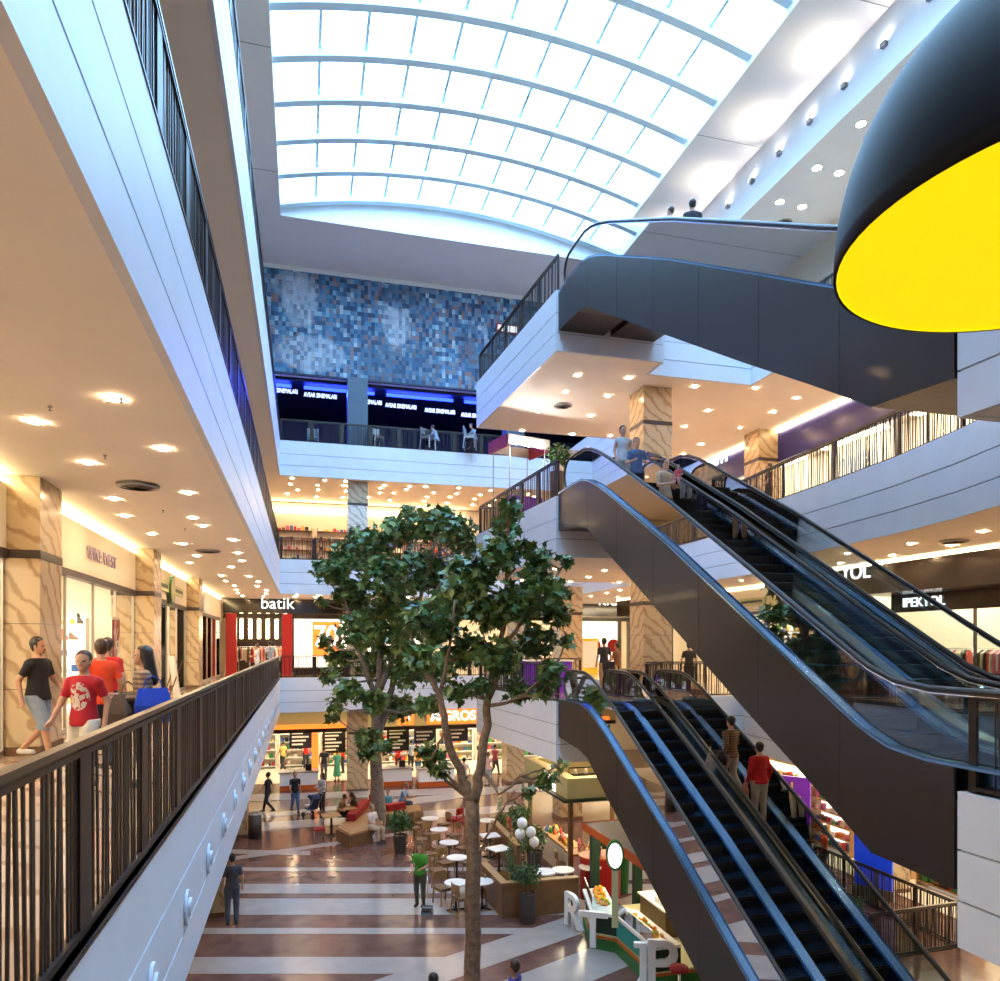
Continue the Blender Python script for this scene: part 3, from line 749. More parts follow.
POSES = {
 'stand': {},
 'walk': dict(kL=(.09, .16, .52), aL=(.09, .24, .10), kR=(-.09, .03, .50), aR=(-.09, -.30, .17), eL=(.23, -.12, 1.16), wL=(.25, -.06, .93), eR=(-.23, .08, 1.15), wR=(-.23, .26, .98)),
 'walk2': dict(kR=(-.09, .15, .52), aR=(-.09, .20, .10), kL=(.09, .03, .50), aL=(.09, -.26, .16), eR=(-.23, -.10, 1.16), wR=(-.25, -.02, .93), eL=(.23, .08, 1.15), wL=(.22, .24, .98)),
 'hold': dict(eL=(.24, .04, 1.14), wL=(.13, .27, 1.15), eR=(-.24, .04, 1.14), wR=(-.12, .26, 1.12)),
 'rail': dict(eR=(-.26, .02, 1.16), wR=(-.27, .26, 1.10), eL=(.23, .0, 1.14), wL=(.21, .10, .92)),
 'sit': dict(hL=(.09, 0, .52), hR=(-.09, 0, .52), pel=(0, -.02, .56), kL=(.12, .42, .50), kR=(-.12, .42, .50), aL=(.12, .42, .09), aR=(-.12, .42, .09), drop=.41, eL=(.23, .06, .74), wL=(.12, .30, .68), eR=(-.23, .06, .74), wR=(-.12, .30, .68)),
 'sitlean': dict(hL=(.09, 0, .52), hR=(-.09, 0, .52), pel=(0, -.02, .56), kL=(.12, .40, .50), kR=(-.12, .40, .50), aL=(.12, .34, .09), aR=(-.12, .44, .09), drop=.41, lean=.16, eL=(.23, .26, .72), wL=(.12, .48, .76), eR=(-.23, .26, .72), wR=(-.12, .48, .76)),
}
def printed(m, c):
    nt = m.node_tree; b = nt.nodes['Principled BSDF']; L = nt.links; N = nt.nodes.new
    tc = N('ShaderNodeTexCoord'); sx = N('ShaderNodeSeparateXYZ'); L.new(tc.outputs['Object'], sx.inputs[0])
    def mt(op, a, b_):
        n = N('ShaderNodeMath'); n.operation = op
        for i, v in enumerate((a, b_)):
            if isinstance(v, (int, float)): n.inputs[i].default_value = v
            else: L.new(v, n.inputs[i])
        return n.outputs[0]
    ns = N('ShaderNodeTexNoise'); ns.inputs['Scale'].default_value = 26; L.new(tc.outputs['Object'], ns.inputs['Vector'])
    dx = mt('DIVIDE', sx.outputs[0], .10); dz = mt('DIVIDE', mt('SUBTRACT', sx.outputs[2], 1.03), .14)
    r2 = mt('ADD', mt('MULTIPLY', dx, dx), mt('MULTIPLY', dz, dz))
    msk = mt('MULTIPLY', mt('MULTIPLY', mt('LESS_THAN', r2, 1.0), mt('GREATER_THAN', sx.outputs[1], .03)), mt('GREATER_THAN', ns.outputs[0], .47))
    mx = N('ShaderNodeMix'); mx.data_type = 'RGBA'; L.new(msk, mx.inputs[0]); mx.inputs[6].default_value = (*c, 1); mx.inputs[7].default_value = (.55, .48, .45, 1); L.new(mx.outputs[2], b.inputs['Base Color'])
def person(loc, rz, H, label, top=(.1, .1, .1), bottom=(.05, .06, .12), pose='stand', hair='black', long_hair=False, skin='tan', sleeve='short', legs='long', h=.022, stripes=None,
           build=1.0, dress=None, shoe=(.03, .03, .03), tilt=0.0, turn=0.0, group=None, vest=None):
    s = H / 1.75; q = dict(POSES[pose]); dz = -q.get('drop', 0); ln = q.get('lean', 0)
    J = dict(pel=(0, 0, .97), hL=(.09, 0, .92), hR=(-.09, 0, .92), kL=(.10, .02, .50), kR=(-.10, .02, .50), aL=(.10, -.02, .09), aR=(-.10, -.02, .09),
             eL=(.25, -.03, 1.15), wL=(.25, .06, .91), eR=(-.25, -.03, 1.15), wR=(-.25, .06, .91))
    for a, b in q.items():
        if a in J: J[a] = b
    up = lambda x, y, z: (x, y + ln * (z - .97) / .5, z + dz)
    chest, neck = up(0, 0, 1.33), up(0, -.01, 1.47); sL, sR = up(.160, 0, 1.385), up(-.160, 0, 1.385)
    hc = np.array(up(0, .015, 1.635)) + np.array([0, ln * .2, 0]); waist = up(0, 0, 1.10)
    ct, st = math.cos(turn), math.sin(turn)
    def hd(x, y, z): return tuple(hc + np.array([x * ct - y * st, x * st + y * ct, z + tilt * y]))
    B = build; FL = (1, .72, 1)
    torso = [(J['pel'], waist, .135 * B, .115 * B, FL), (waist, chest, .115 * B, .148 * B, FL), (sL, sR, .055, .055), (chest, neck, .12 * B, .06, FL), (up(0, -.01, 1.45), sL, .045, .052), (up(0, -.01, 1.45), sR, .045, .052)]
    arm = lambda sd, e, w_: [(sd, e, .052 * B, .040), (e, w_, .038, .026)]
    leg = lambda a, b, c: [(a, b, .088 * B, .058), (b, c, .056, .036)]
    fwd = np.array([0, 1, 0])
    def foot(a): a = np.array(a); return [(tuple(a + (0, -.03, -.04)), tuple(a + (0, .15, -.055)), .036, .030)]
    hands = []
    for e, w_, sgn in ((J['eL'], J['wL'], 1), (J['eR'], J['wR'], -1)):
        e = np.array(e); w_ = np.array(w_); d = (w_ - e) / np.linalg.norm(w_ - e)
        side = np.cross(d, [1, 0, 0]) if abs(d[0]) < .8 else np.cross(d, [0, 1, 0]); side /= np.linalg.norm(side)
        nrm = np.cross(d, side); palm = w_ + d * .06
        hands.append((tuple(w_), tuple(palm + d * .02), .026, .032, (1, 1, 1)))
        for f, (off, ln_) in enumerate(((-.026, .058), (-.009, .070), (.009, .066), (.026, .050))):
            k0 = palm + side * off + d * .02; k1 = k0 + d * ln_ * .55 - nrm * .008 * sgn; k2 = k1 + d * ln_ * .42 - nrm * .022 * sgn
            hands += [(tuple(k0), tuple(k1), .0095, .0085), (tuple(k1), tuple(k2), .0085, .007)]
        t0 = w_ + d * .02 + side * .02; hands.append((tuple(t0), tuple(t0 + side * .035 + d * .045), .011, .009))
    head = [(hd(0, -.012, .03), hd(0, .004, -.015), .093, .082, (.86, 1, 1.06)), (hd(0, .03, -.05), hd(0, .045, -.075), .052, .040), (neck, hd(0, -.01, -.05), .052, .052),
            (hd(0, .092, .0), hd(0, .106, -.026), .008, .013), (hd(.078, -.005, .005), hd(.082, -.012, -.02), .013, .010), (hd(-.078, -.005, .005), hd(-.082, -.012, -.02), .013, .010),
            (hd(.03, .080, .018), hd(-.03, .080, .018), .008, .008)]
    body = torso + arm(sL, J['eL'], J['wL']) + arm(sR, J['eR'], J['wR']) + leg(J['hL'], J['kL'], J['aL']) + leg(J['hR'], J['kR'], J['aR']) + head + hands + foot(J['aL']) + foot(J['aR'])
    allp = np.array([p for g in body for p in g[:2]]); lo = allp.min(0) - .17; hi = allp.max(0) + .17; lo[2] = max(lo[2], -.03)
    o = empty('person', loc, rz, label, 'person', group)
    hs = h / s
    def mk(name, fn, mats, lo_=lo, hi_=hi, parent=o, colour=None):
        v, f = surface(fn, lo_, hi_, hs)
        if not len(f): return None
        me = bpy.data.meshes.new(name); me.from_pydata((v * s).tolist(), [], f.tolist())
        for m_ in mats: me.materials.append(m_)
        me.polygons.foreach_set('use_smooth', [True] * len(f))
        if colour is not None: me.polygons.foreach_set('material_index', colour(v[f].mean(1)).astype(int))
        me.update(); ob = bpy.data.objects.new(name, me); COL.objects.link(ob); ob.parent = parent; return ob
    def colour(c):
        m_ = np.zeros(len(c))
        for x in (.033, -.033): m_[np.linalg.norm((c - np.array(hd(x, .082, .006))) * (1, .6, 1.6), axis=1) < .016] = 1
        m_[np.linalg.norm((c - np.array(hd(0, .088, -.05))) * (.8, .6, 2.2), axis=1) < .021] = 2
        return m_
    mk('body', lambda p: caps(p, body, .016), [SKIN[skin], M['eye'], M['lips']], colour=colour)
    # hair
    if HAIRC[hair] is not None:
        hr = [(hd(0, -.03, .045), hd(0, -.022, .0), .101, .094, (.88, 1, 1.0))]
        if long_hair: hr += [(hd(0, -.075, .02), up(0, -.12, 1.34), .078, .085, (1.2, .7, 1)), (hd(.06, -.03, .0), up(.10, -.05, 1.36), .035, .04), (hd(-.06, -.03, .0), up(-.10, -.05, 1.36), .035, .04)]
        def hf(p):
            d = caps(p, hr, .03); q_ = p - np.array(hd(0, 0, 0)); fy = -q_[:, 0] * st + q_[:, 1] * ct
            cut = np.minimum(fy - .035, .068 - q_[:, 2])       # open face
            cut2 = np.minimum(-.02 - q_[:, 2], fy + .035) if not long_hair else np.full(len(p), -1.)
            return np.maximum(np.maximum(d, cut), cut2)
        a = np.array(hd(0, 0, 0)); l2 = a - .2; h2 = a + .2
        if long_hair: l2[2] -= .30
        mk('hair', hf, [HAIRC[hair]], l2, h2)
    # top
    e = .013
    grow = lambda seg, x: [tuple(g[:2]) + (g[2] + x, g[3] + x) + tuple(g[4:]) for g in seg]
    sl = {'short': .62, 'none': .12, 'long': 1.0}[sleeve]
    A_ = []
    for sd, e_, w_ in ((sL, J['eL'], J['wL']), (sR, J['eR'], J['wR'])):
        m_ = tuple(np.array(sd) + (np.array(e_) - np.array(sd)) * min(1, sl)); A_.append((sd, m_, .052 * B + .014, .052))
        if sleeve == 'long': A_.append((e_, tuple(np.array(e_) + (np.array(w_) - np.array(e_)) * .88), .050, .040))
    hem = (.87 if pose[:3] != 'sit' else .50)
    tp = grow(torso, .016) + A_ + [(waist, tuple(np.array(J['pel']) + (0, 0, -.05)), .140 * B, .178 * B, (1, .76, 1))]
    nk = np.array(neck)
    mk('top', lambda p: np.maximum(np.maximum(caps(p, tp, .02), hem - p[:, 2]), np.maximum(p[:, 2] - (nk[2] + .0), -1)), [cloth(top, stripes)])
    if dress:
        hp = J['pel']; dl_ = [(hp, (0, .0, .30), .15, .24, (1, .8, 1))]
        mk('skirt', lambda p: np.maximum(caps(p, dl_, .02), np.maximum(.28 - p[:, 2], p[:, 2] - .99)), [cloth(dress)])
    elif legs != 'none':
        cut = {'long': .085, 'short': .46, 'capri': .30}[legs]
        lg = grow(leg(J['hL'], J['kL'], J['aL']) + leg(J['hR'], J['kR'], J['aR']), .017) + [(J['pel'], tuple(np.array(J['pel']) + (0, 0, -.03)), .137 * B, .14 * B, FL)]
        top_z = J['pel'][2] + (-.02 if pose[:3] != 'sit' else .06)
        def lf(p):
            d = np.maximum(caps(p, lg, .02), p[:, 2] - top_z)
            c_ = cut - p[:, 2]
            if pose[:4] == 'walk' and legs == 'long': c_ = c_ - .0
            return np.maximum(d, c_)
        mk('trousers' if legs == 'long' else 'shorts', lf, [cloth(bottom)])
    sh = grow(foot(J['aL']) + foot(J['aR']), .012)
    for a in (J['aL'], J['aR']):
        f_ = grow(foot(a), .013); a_ = np.array(a)
        mk('shoe', lambda p: np.maximum(caps(p, f_, .01), (a_[2] - .075) - p[:, 2]), [cloth(shoe)], a_ - .16, a_ + (.12, .28, .1))
    return o
def bag(name, loc, rz, w_, d_, h_, m_, label, handle=True, group=None):
    o = empty(name, loc, rz, label, 'bag', group)
    mb = MB(); t = .82
    vs = [(-w_ / 2, -d_ / 2, 0), (w_ / 2, -d_ / 2, 0), (w_ / 2, d_ / 2, 0), (-w_ / 2, d_ / 2, 0), (-w_ / 2 * 1.08, -d_ / 2 * 1.2, h_ * .5), (w_ / 2 * 1.08, -d_ / 2 * 1.2, h_ * .5), (w_ / 2 * 1.08, d_ / 2 * 1.2, h_ * .5), (-w_ / 2 * 1.08, d_ / 2 * 1.2, h_ * .5),
          (-w_ / 2 * t, -d_ / 5, h_), (w_ / 2 * t, -d_ / 5, h_), (w_ / 2 * t, d_ / 5, h_), (-w_ / 2 * t, d_ / 5, h_)]
    fs = [(3, 2, 1, 0), (8, 9, 10, 11)] + [(a + i, a + (i + 1) % 4, a + 4 + (i + 1) % 4, a + 4 + i) for a in (0, 4) for i in range(4)]
    mb.add(vs, fs); bb = mb.build('bag_body', m_, o)
    if handle:
        mb = MB(); mb.tube([(-w_ * .28, 0, h_ - .01), (-w_ * .2, 0, h_ + .09), (0, 0, h_ + .13), (w_ * .2, 0, h_ + .09), (w_ * .28, 0, h_ - .01)], .007, 6); mb.build('handle', m_, bb)
    return o

# walkers on the left gallery
person(at(38, 9.6, F1), -1.9 + PI * .0, 1.63, 'man in a black T-shirt and denim shorts at far left, walking past the column', (.008, .008, .01), (.22, .28, .36), 'walk', 'black', legs='short', h=.014, build=1.12, shoe=(.5, .47, .42))
person(at(84, 7.3, F1), PI - .35, 1.47, 'boy in a red T-shirt with a pale print, walking behind the railing', (.42, .008, .02), (.62, .58, .50), 'walk2', 'black', legs='short', h=.013, build=1.0, stripes='print', turn=.35)
person(at(101, 9.2, F1), .5, 1.60, 'person in an orange-red T-shirt seen from behind, next to the boy in red', (.75, .06, .012), (.05, .05, .07), 'stand', 'brown', h=.015)
person(at(108, 10.6, F1), -.3, 1.63, 'person in a red top mostly hidden behind the orange T-shirt', (.5, .015, .015), (.03, .03, .05), 'stand', 'brown', h=.018)
person(at(143, 7.9, F1), 1.9, 1.52, 'woman with long dark hair and a brown striped top, carrying bags', (.30, .20, .14), (.03, .03, .05), 'hold', 'black', True, h=.014, stripes=(.12, .08, .06), sleeve='long')
bag('handbag', at(153, 7.75, F1 + .72), .3, .34, .16, .36, cloth((.01, .05, .45)), 'bright blue bag carried by the long haired woman')
bag('shoulder_bag', at(128, 7.8, F1 + .62), 1.2, .42, .22, .40, cloth((.09, .065, .045)), 'grey brown shoulder bag carried in front of the long haired woman')
person(at(257, 33.0, F1), 1.6, 1.58, 'person in a white top at the far end of the left walkway railing', (.75, .75, .76), (.6, .6, .6), 'hold', 'brown', h=.03)
person(at(270, 33.8, F1), .4, 1.72, 'person in a navy and white striped shirt at the far end of the left walkway', (.02, .025, .06), (.05, .05, .08), 'stand', 'black', h=.028, stripes=(.65, .65, .66))
# shirt print: loose pale shapes on the boy's chest
# ground floor
def gp(px, py, *a, z=0.0, **k): return person(P(px, py, z), *a, h=k.pop('h', .032), **k)
gp(268, 813, 1.2, 1.70, 'man in dark clothes walking beside the rubbish bin, left of the ground floor', (.015, .015, .02), (.02, .02, .03), 'walk')
gp(295, 813, -2.9, 1.72, 'man in a black T-shirt and blue jeans walking towards the camera on the ground floor', (.015, .015, .018), (.08, .13, .25), 'walk2')
gp(322, 813, 2.2, 1.68, 'woman in a pale grey top and black trousers pushing the stroller', (.50, .48, .52), (.02, .02, .025), 'hold', 'black', True, sleeve='long')
gp(306, 769, .3, 1.70, 'shop worker in a red polo shirt at the left checkout', (.55, .02, .02), (.03, .03, .04), 'stand')
gp(324, 780, 0, 1.72, 'man in a navy T-shirt facing the supermarket, beside the green dress', (.03, .05, .12), (.12, .17, .27), 'stand')
gp(337, 781, .4, 1.62, 'woman in a long mint green dress in front of the supermarket', (.10, .55, .38), (.1, .5, .35), 'hold', 'brown', dress=(.10, .55, .38))
gp(343, 773, 1.3, 1.66, 'shop worker in a red shirt and black trousers right of the green dress', (.60, .02, .02), (.02, .02, .03), 'hold', 'brown')
person(at(283, 40.4, 0.012), .8, 1.68, 'distant shopper in a yellow top inside the supermarket', (.6, .5, .15), (.03, .03, .04), 'walk', h=.04)
gp(398, 772, PI, 1.62, 'cashier in red behind the checkout right of the marble column', (.6, .02, .02), (.1, .02, .02), 'hold', 'black')
gp(411, 771, .4, 1.74, 'shopper in a pale blue shirt standing right of the red cashier', (.35, .45, .55), (.02, .02, .03), 'stand', 'black')
gp(418, 776, -.5, 1.60, 'shopper in a yellow top and blue shorts at the supermarket', (.65, .42, .12), (.05, .2, .35), 'stand', 'brown', legs='short')
gp(464, 795, .2, 1.75, 'person in a pink and white striped shirt and black trousers behind the tree fork', (.62, .35, .33), (.015, .015, .02), 'walk', 'black', stripes=(.75, .70, .68))
gp(488, 786, .3, 1.68, 'shopper in a pale pink top near the marble column behind the green roofed kiosk', (.65, .42, .40), (.4, .38, .4), 'stand', 'brown')
gp(495, 776, -.9, 1.68, 'shopper in dark pink beside the one in pale pink, far background', (.35, .08, .12), (.1, .08, .1), 'walk', 'black')
gp(339, 827, -1.9, 1.66, 'seated person in an ochre brown top at the small table near the tree bench', (.20, .11, .04), (.03, .03, .03), 'sitlean', 'brown')
gp(357, 824, 1.7, 1.66, 'seated woman in dark brown leaning over the small table', (.05, .03, .025), (.03, .03, .03), 'sitlean', 'brown', True)
person(Vector((P(372, 829, .44).x, P(372, 829, .44).y, 0)), -2.4, 1.72, 'seated man in a white shirt and beige trousers on the wooden bench', (.68, .62, .62), (.52, .42, .32), 'sit', 'grey', h=.028)
gp(388, 818, 2.7, 1.50, 'child in a light blue top sitting on the red cushioned bench', (.10, .42, .60), (.1, .15, .25), 'sit', 'black')
gp(401, 815, -2.0, 1.75, 'man in a light blue shirt sitting with his back to us behind the tree bench', (.22, .35, .58), (.04, .05, .08), 'sitlean', 'grey')
person(P(420, 906), PI - .5, 1.68, 'cleaner in a bright green shirt holding a long handled dustpan on the striped floor', (.06, .28, .02), (.09, .10, .07), 'hold', 'black', h=.024)
person(at(232, 18.3, 0), .2, 1.78, 'person in dark trousers at the foot of the left gallery, upper body hidden', (.05, .05, .06), (.07, .08, .11), 'stand', h=.026)
person(at(433, 11.9, 0), .3, 1.66, 'dark haired person at the bottom edge, only the head visible', (.05, .05, .06), (.05, .05, .07), 'stand', 'black', h=.02)
person(at(514, 12.3, 0), .9, 1.70, 'person in a purple blue shirt at the bottom edge, only head and shoulders visible', (.04, .03, .25), (.05, .05, .07), 'hold', 'brown', h=.02)
person(at(824, 21.8, 0), 1.0, 1.62, 'person in an orange shirt with a dark backpack on the right of the ground floor', (.75, .09, .015), (.05, .05, .08), 'walk', 'black', h=.024)
person(at(791, 26.2, 0), -2.6, 1.55, 'girl in a yellow dress outside the shop with the purple display', (.7, .45, .1), (.6, .4, .1), 'stand', 'black', True, h=.03, dress=(.7, .45, .1))
# first gallery, behind the lower escalators
person(at(604, 24.2, F1), .1, 1.76, 'man in a dark navy shirt and khaki trousers standing above the lower escalators', (.03, .03, .05), (.38, .28, .16), 'stand', 'black', h=.026)
person(at(617, 24.6, F1), .5, 1.60, 'person in a brown top beside the man in navy above the lower escalators', (.20, .10, .06), (.45, .33, .2), 'hold', 'brown', h=.026)
person(at(689, 23.5, F1), -.6, 1.62, 'person in dark clothes behind the railing right of the big marble column', (.03, .03, .03), (.03, .03, .03), 'stand', 'black', h=.03)
person(at(820, 12.0 + 12.5, F1), .5, 1.66, 'person walking along the right gallery in front of the clothes shop', (.1, .08, .07), (.05, .05, .05), 'walk', 'black', h=.035)
# second gallery, right
person(at(769, 22.6, F2), 1.2, 1.68, 'dark dressed person walking along the right gallery by the bright window', (.08, .04, .03), (.06, .03, .03), 'walk', 'brown', h=.026)
# escalator riders: feet on the step below them
def rider(px, X, zb, *a, **k):
    kk = (px - 500) / 727; Y = (X * CA - kk * X * SA) / (SA + kk * CA)
    n = round((16.38 - .2 - Y) / .3464); Y = 16.38 - .2 - n * .3464
    z = zb + sline(Y + .2) - .04 + .014
    return person((X, Y, z), *a, h=k.pop('h', .018), **k), Vector((X, Y, z))
XE1, XE2 = 6.56 + .65, 6.56 + W1 + WG + .65
rider(624, XE1 - .25, F1, PI, 1.62, 'woman in a pale sleeveless top, rearmost rider near the top of the middle escalator', top=(.62, .66, .74), bottom=(.5, .5, .55), pose='rail', hair='brown', skin='fair', sleeve='none')
rider(638, XE1 - .25, F1, PI - .2, 1.56, 'person in a blue patterned shirt riding the middle escalator, second from the top', top=(.10, .16, .32), bottom=(.03, .03, .05), pose='hold', hair='brown', skin='fair')
o_, q_ = rider(666, XE1 - .3, F1, PI + .3, 1.56, 'woman with a beige top holding a baby on the middle escalator', top=(.50, .38, .26), bottom=(.35, .20, .13), pose='hold', hair='black', skin='fair'); q_b = q_
o_, q_ = rider(734, XE2 - .1, 0, .2, 1.68, 'woman in a plaid brown shirt with a dark shoulder bag on the lower escalator', top=(.22, .14, .07), bottom=(.45, .40, .35), pose='walk2', hair='black', stripes=(.09, .06, .04), sleeve='long', h=.016)
bag('shoulder_bag', (q_.x - .30, q_.y - .1, q_.z + .72), 1.2, .32, .16, .26, cloth((.012, .012, .015)), 'black shoulder bag of the woman in plaid on the lower escalator')
bag('shopping_bag', (q_.x - .42, q_.y + .1, q_.z + .60), .9, .30, .14, .34, cloth((.62, .50, .45)), 'pale pink shopping bag left of the woman in plaid')
o_, q_ = rider(764, XE2 + .1, 0, .0, 1.62, 'woman in a red blouse and beige trousers standing on the lower escalator', top=(.50, .008, .012), bottom=(.50, .42, .33), pose='stand', hair='black', sleeve='long', h=.016, build=1.15)
bag('shopping_bag', (q_.x - .33, q_.y, q_.z + .50), .9, .26, .12, .32, cloth((.55, .20, .13)), 'salmon shopping bag held by the woman in the red blouse')
b_ = person((q_b.x + .16, q_b.y - .24, q_b.z + .95), 2.4, .60, 'baby in pink and red carried on the middle escalator', (.65, .10, .14), (.6, .3, .3), 'sit', 'brown', skin='fair', h=.012)
rider(692, XE2, F2 - .16, -.3, 1.66, 'man in a dark shirt riding the uppermost escalator behind its glass', top=(.02, .02, .03), bottom=(.03, .03, .05), pose='stand', hair='black', h=.024)
rider(672, XE2, F2 - .16, .5, 1.50, 'person in a pink top on the uppermost escalator, left of the dark shirted man', top=(.6, .45, .45), bottom=(.3, .35, .4), pose='hold', hair='brown', h=.024)
# print on the red T-shirt and customers on the cinema level
for i, (px, s_) in enumerate(((437, 'seated person in a pale blue shirt on the blue lit cinema level'), (475, 'seated person in grey on the dark cinema level near the landing corner'))):
    person(at(px, 35.6, F3 + .03), 1.0 + i, 1.68, s_, (.25, .30, .38), (.03, .03, .06), 'sitlean', 'black', h=.04)

# ------------------------------------------------------------------ trees and plants
def leaf_shape():
    pts = [(0, 0), (.16, .10), (.42, .05), (.34, .26), (.50, .46), (.24, .50), (.12, .62), (0, 1.0), (-.12, .62), (-.24, .50), (-.50, .46), (-.34, .26), (-.42, .05), (-.16, .10)]
    return pts
LEAF = leaf_shape(); LEAF_S = [(0, 0), (.22, .35), (.16, .75), (0, 1), (-.16, .75), (-.22, .35)]
def leaves(mb, centres, n, size, Rr, shape=LEAF, nm=2, droop=.5):
    for i in range(n):
        c, r = centres[Rr.choices(range(len(centres)), weights=[q[1] ** 2 for q in centres])[0]]
        while True:
            v = Vector((Rr.uniform(-1, 1), Rr.uniform(-1, 1), Rr.uniform(-1, 1)))
            if v.length <= 1: break
        v = v * (.55 + .45 * Rr.random() / max(.3, v.length)) if v.length > .1 else v
        p = c + Vector((v.x * r, v.y * r, v.z * r * .82))
        s = size * Rr.uniform(.6, 1.25)
        T = Matrix.Translation(p) @ Matrix.Rotation(Rr.uniform(0, 2 * PI), 4, 'Z') @ Matrix.Rotation(-droop + Rr.gauss(0, .75), 4, 'X') @ Matrix.Rotation(Rr.gauss(0, .6), 4, 'Y')
        b = Rr.uniform(-.12, .2)
        mb.add([T @ Vector((x * s, y * s, b * s * (abs(x) * 2 - y * y))) for x, y in shape], [list(range(len(shape)))], Rr.randrange(nm))
def tree(name, base, stems, blobs, label, d, leafn, lsize, bark, seed, depth):
    Rr = random.Random(seed)
    o = empty(name, base, 0, label, 'tree'); O = Vector(base)
    def W(px, py, dd): return at(px, d + dd, pz(py, d + dd)) - O
    tr = MB()
    ends = []
    for path, r0, r1 in stems:
        pts = [p - O if isinstance(p, Vector) else W(*p) for p in path]
        # wobble between the joints
        fine = []
        for a, b in zip(pts[:-1], pts[1:]):
            for k in range(4):
                t = k / 4; q = a.lerp(b, t)
                if fine: q = q + Vector((Rr.gauss(0, .02), Rr.gauss(0, .02), 0))
                fine.append(q)
        fine.append(pts[-1]); n = len(fine)
        tr.tube(fine, [r0 + (r1 - r0) * (i / (n - 1)) ** .8 for i in range(n)], 10)
        ends.append(fine)
    cen = [(W(px, py, Rr.uniform(-depth, depth) * 1.0), r / 727 * d) for px, py, r in blobs]
    br = tr
    allp = [p for e in ends for p in e[len(e) // 3:]]
    for c, r in cen:
        q = min(allp, key=lambda p: (p - c).length + (0 if p.z < c.z - .1 else 2))
        m = q.lerp(c, .5) + Vector((Rr.gauss(0, .1), Rr.gauss(0, .1), -.08 * (c - q).length))
        r_ = .012 + .012 * (c - q).length
        br.tube([q, m, c], [r_ * 1.6, r_, .008], 6)
        for k in range(5):
            e = c + Vector((Rr.uniform(-1, 1), Rr.uniform(-1, 1), Rr.uniform(-.5, .9))) * r * .8
            br.tube([m.lerp(c, .6), c.lerp(e, .4), e], [.012, .008, .004], 4)
    tr.build('trunk', bark, o)
    lf = MB(); leaves(lf, cen, leafn, lsize, Rr); lf.build('foliage', ['leaf', 'leaf2'], o)
    return o
D1 = 13.0
b1 = at(473, D1, 0)
tree('indoor_tree', b1,
     [([b1, (471, 960, 0), (474, 880, 0), (472, 800, 0)], .165, .125),
      ([(472, 802, 0), (462, 780, 0), (447, 735, -.1), (440, 695, -.2), (424, 668, -.3), (412, 640, -.3)], .10, .035),
      ([(473, 802, 0), (480, 770, 0), (487, 710, .1), (496, 668, .1), (504, 630, .1), (508, 560, .0), (510, 505, 0)], .11, .02),
      ([(488, 706, .1), (505, 703, -.1), (525, 695, -.2), (545, 672, -.3)], .04, .02),
      ([(500, 650, .1), (522, 625, 0), (545, 600, .1), (560, 570, .2)], .045, .02),
      ([(480, 765, 0), (500, 795, -.2), (522, 776, -.3), (545, 768, -.3)], .035, .015),
      ([(474, 860, 0), (485, 840, -.1), (500, 812, -.2), (515, 790, -.2)], .03, .012),
      ([(445, 730, -.1), (438, 748, -.2), (430, 760, -.2)], .03, .015),
      ([(440, 695, -.2), (450, 650, .2), (455, 600, .3)], .04, .02)],
     [(470, 575, 30), (508, 525, 17), (512, 506, 11), (500, 552, 24), (537, 575, 22), (552, 590, 18), (558, 612, 17), (520, 600, 30), (488, 610, 28), (455, 600, 28), (535, 640, 26), (500, 655, 26),
      (470, 650, 28), (440, 630, 24), (418, 618, 20), (550, 672, 17), (566, 640, 10), (520, 690, 18), (435, 758, 15), (424, 750, 11), (440, 770, 9), (545, 690, 11), (460, 690, 16), (420, 655, 18),
      (527, 548, 10), (541, 555, 12), (566, 560, 8), (545, 778, 11), (528, 790, 9), (560, 765, 6), (480, 685, 14), (400, 640, 14)],
     'tall multi-stemmed tree in the centre foreground, its trunk rising from the bottom edge', D1, 3900, .19, 'bark', 5, .9)
D2 = 27.4
b2 = at(378, D2, 0)
tree('indoor_tree', b2,
     [([b2, (378, 800, 0), (376, 765, 0), (375, 735, 0), (378, 700, 0), (380, 660, 0), (385, 600, 0), (392, 550, 0)], .32, .06),
      ([(376, 745, 0), (388, 705, .2), (395, 672, .3), (415, 620, .4), (430, 560, .3)], .16, .05),
      ([(378, 700, 0), (362, 660, -.4), (350, 620, -.5), (340, 580, -.4)], .12, .04),
      ([(380, 690, 0), (400, 640, -.5), (430, 600, -.8), (455, 560, -.8)], .12, .04)],
     [(350, 555, 22), (322, 568, 14), (335, 572, 18), (372, 545, 24), (357, 535, 12), (400, 528, 20), (430, 525, 22), (458, 530, 22), (470, 545, 16), (385, 575, 30), (350, 590, 22), (420, 570, 34), (455, 575, 28),
      (395, 610, 32), (430, 620, 34), (360, 630, 26), (340, 655, 18), (325, 640, 10), (375, 660, 26), (410, 665, 30), (440, 665, 22), (348, 690, 17), (335, 705, 10), (375, 700, 18), (400, 705, 20), (428, 705, 18),
      (333, 717, 8), (370, 738, 14), (385, 745, 10), (367, 752, 9), (410, 512, 11), (445, 513, 12), (320, 600, 6), (330, 675, 9), (392, 640, 24), (390, 518, 8), (358, 605, 16)],
     'broad leafy tree rising beside the red cushioned bench in front of the supermarket', D2, 7600, .30, 'bark_grey', 9, 2.2)

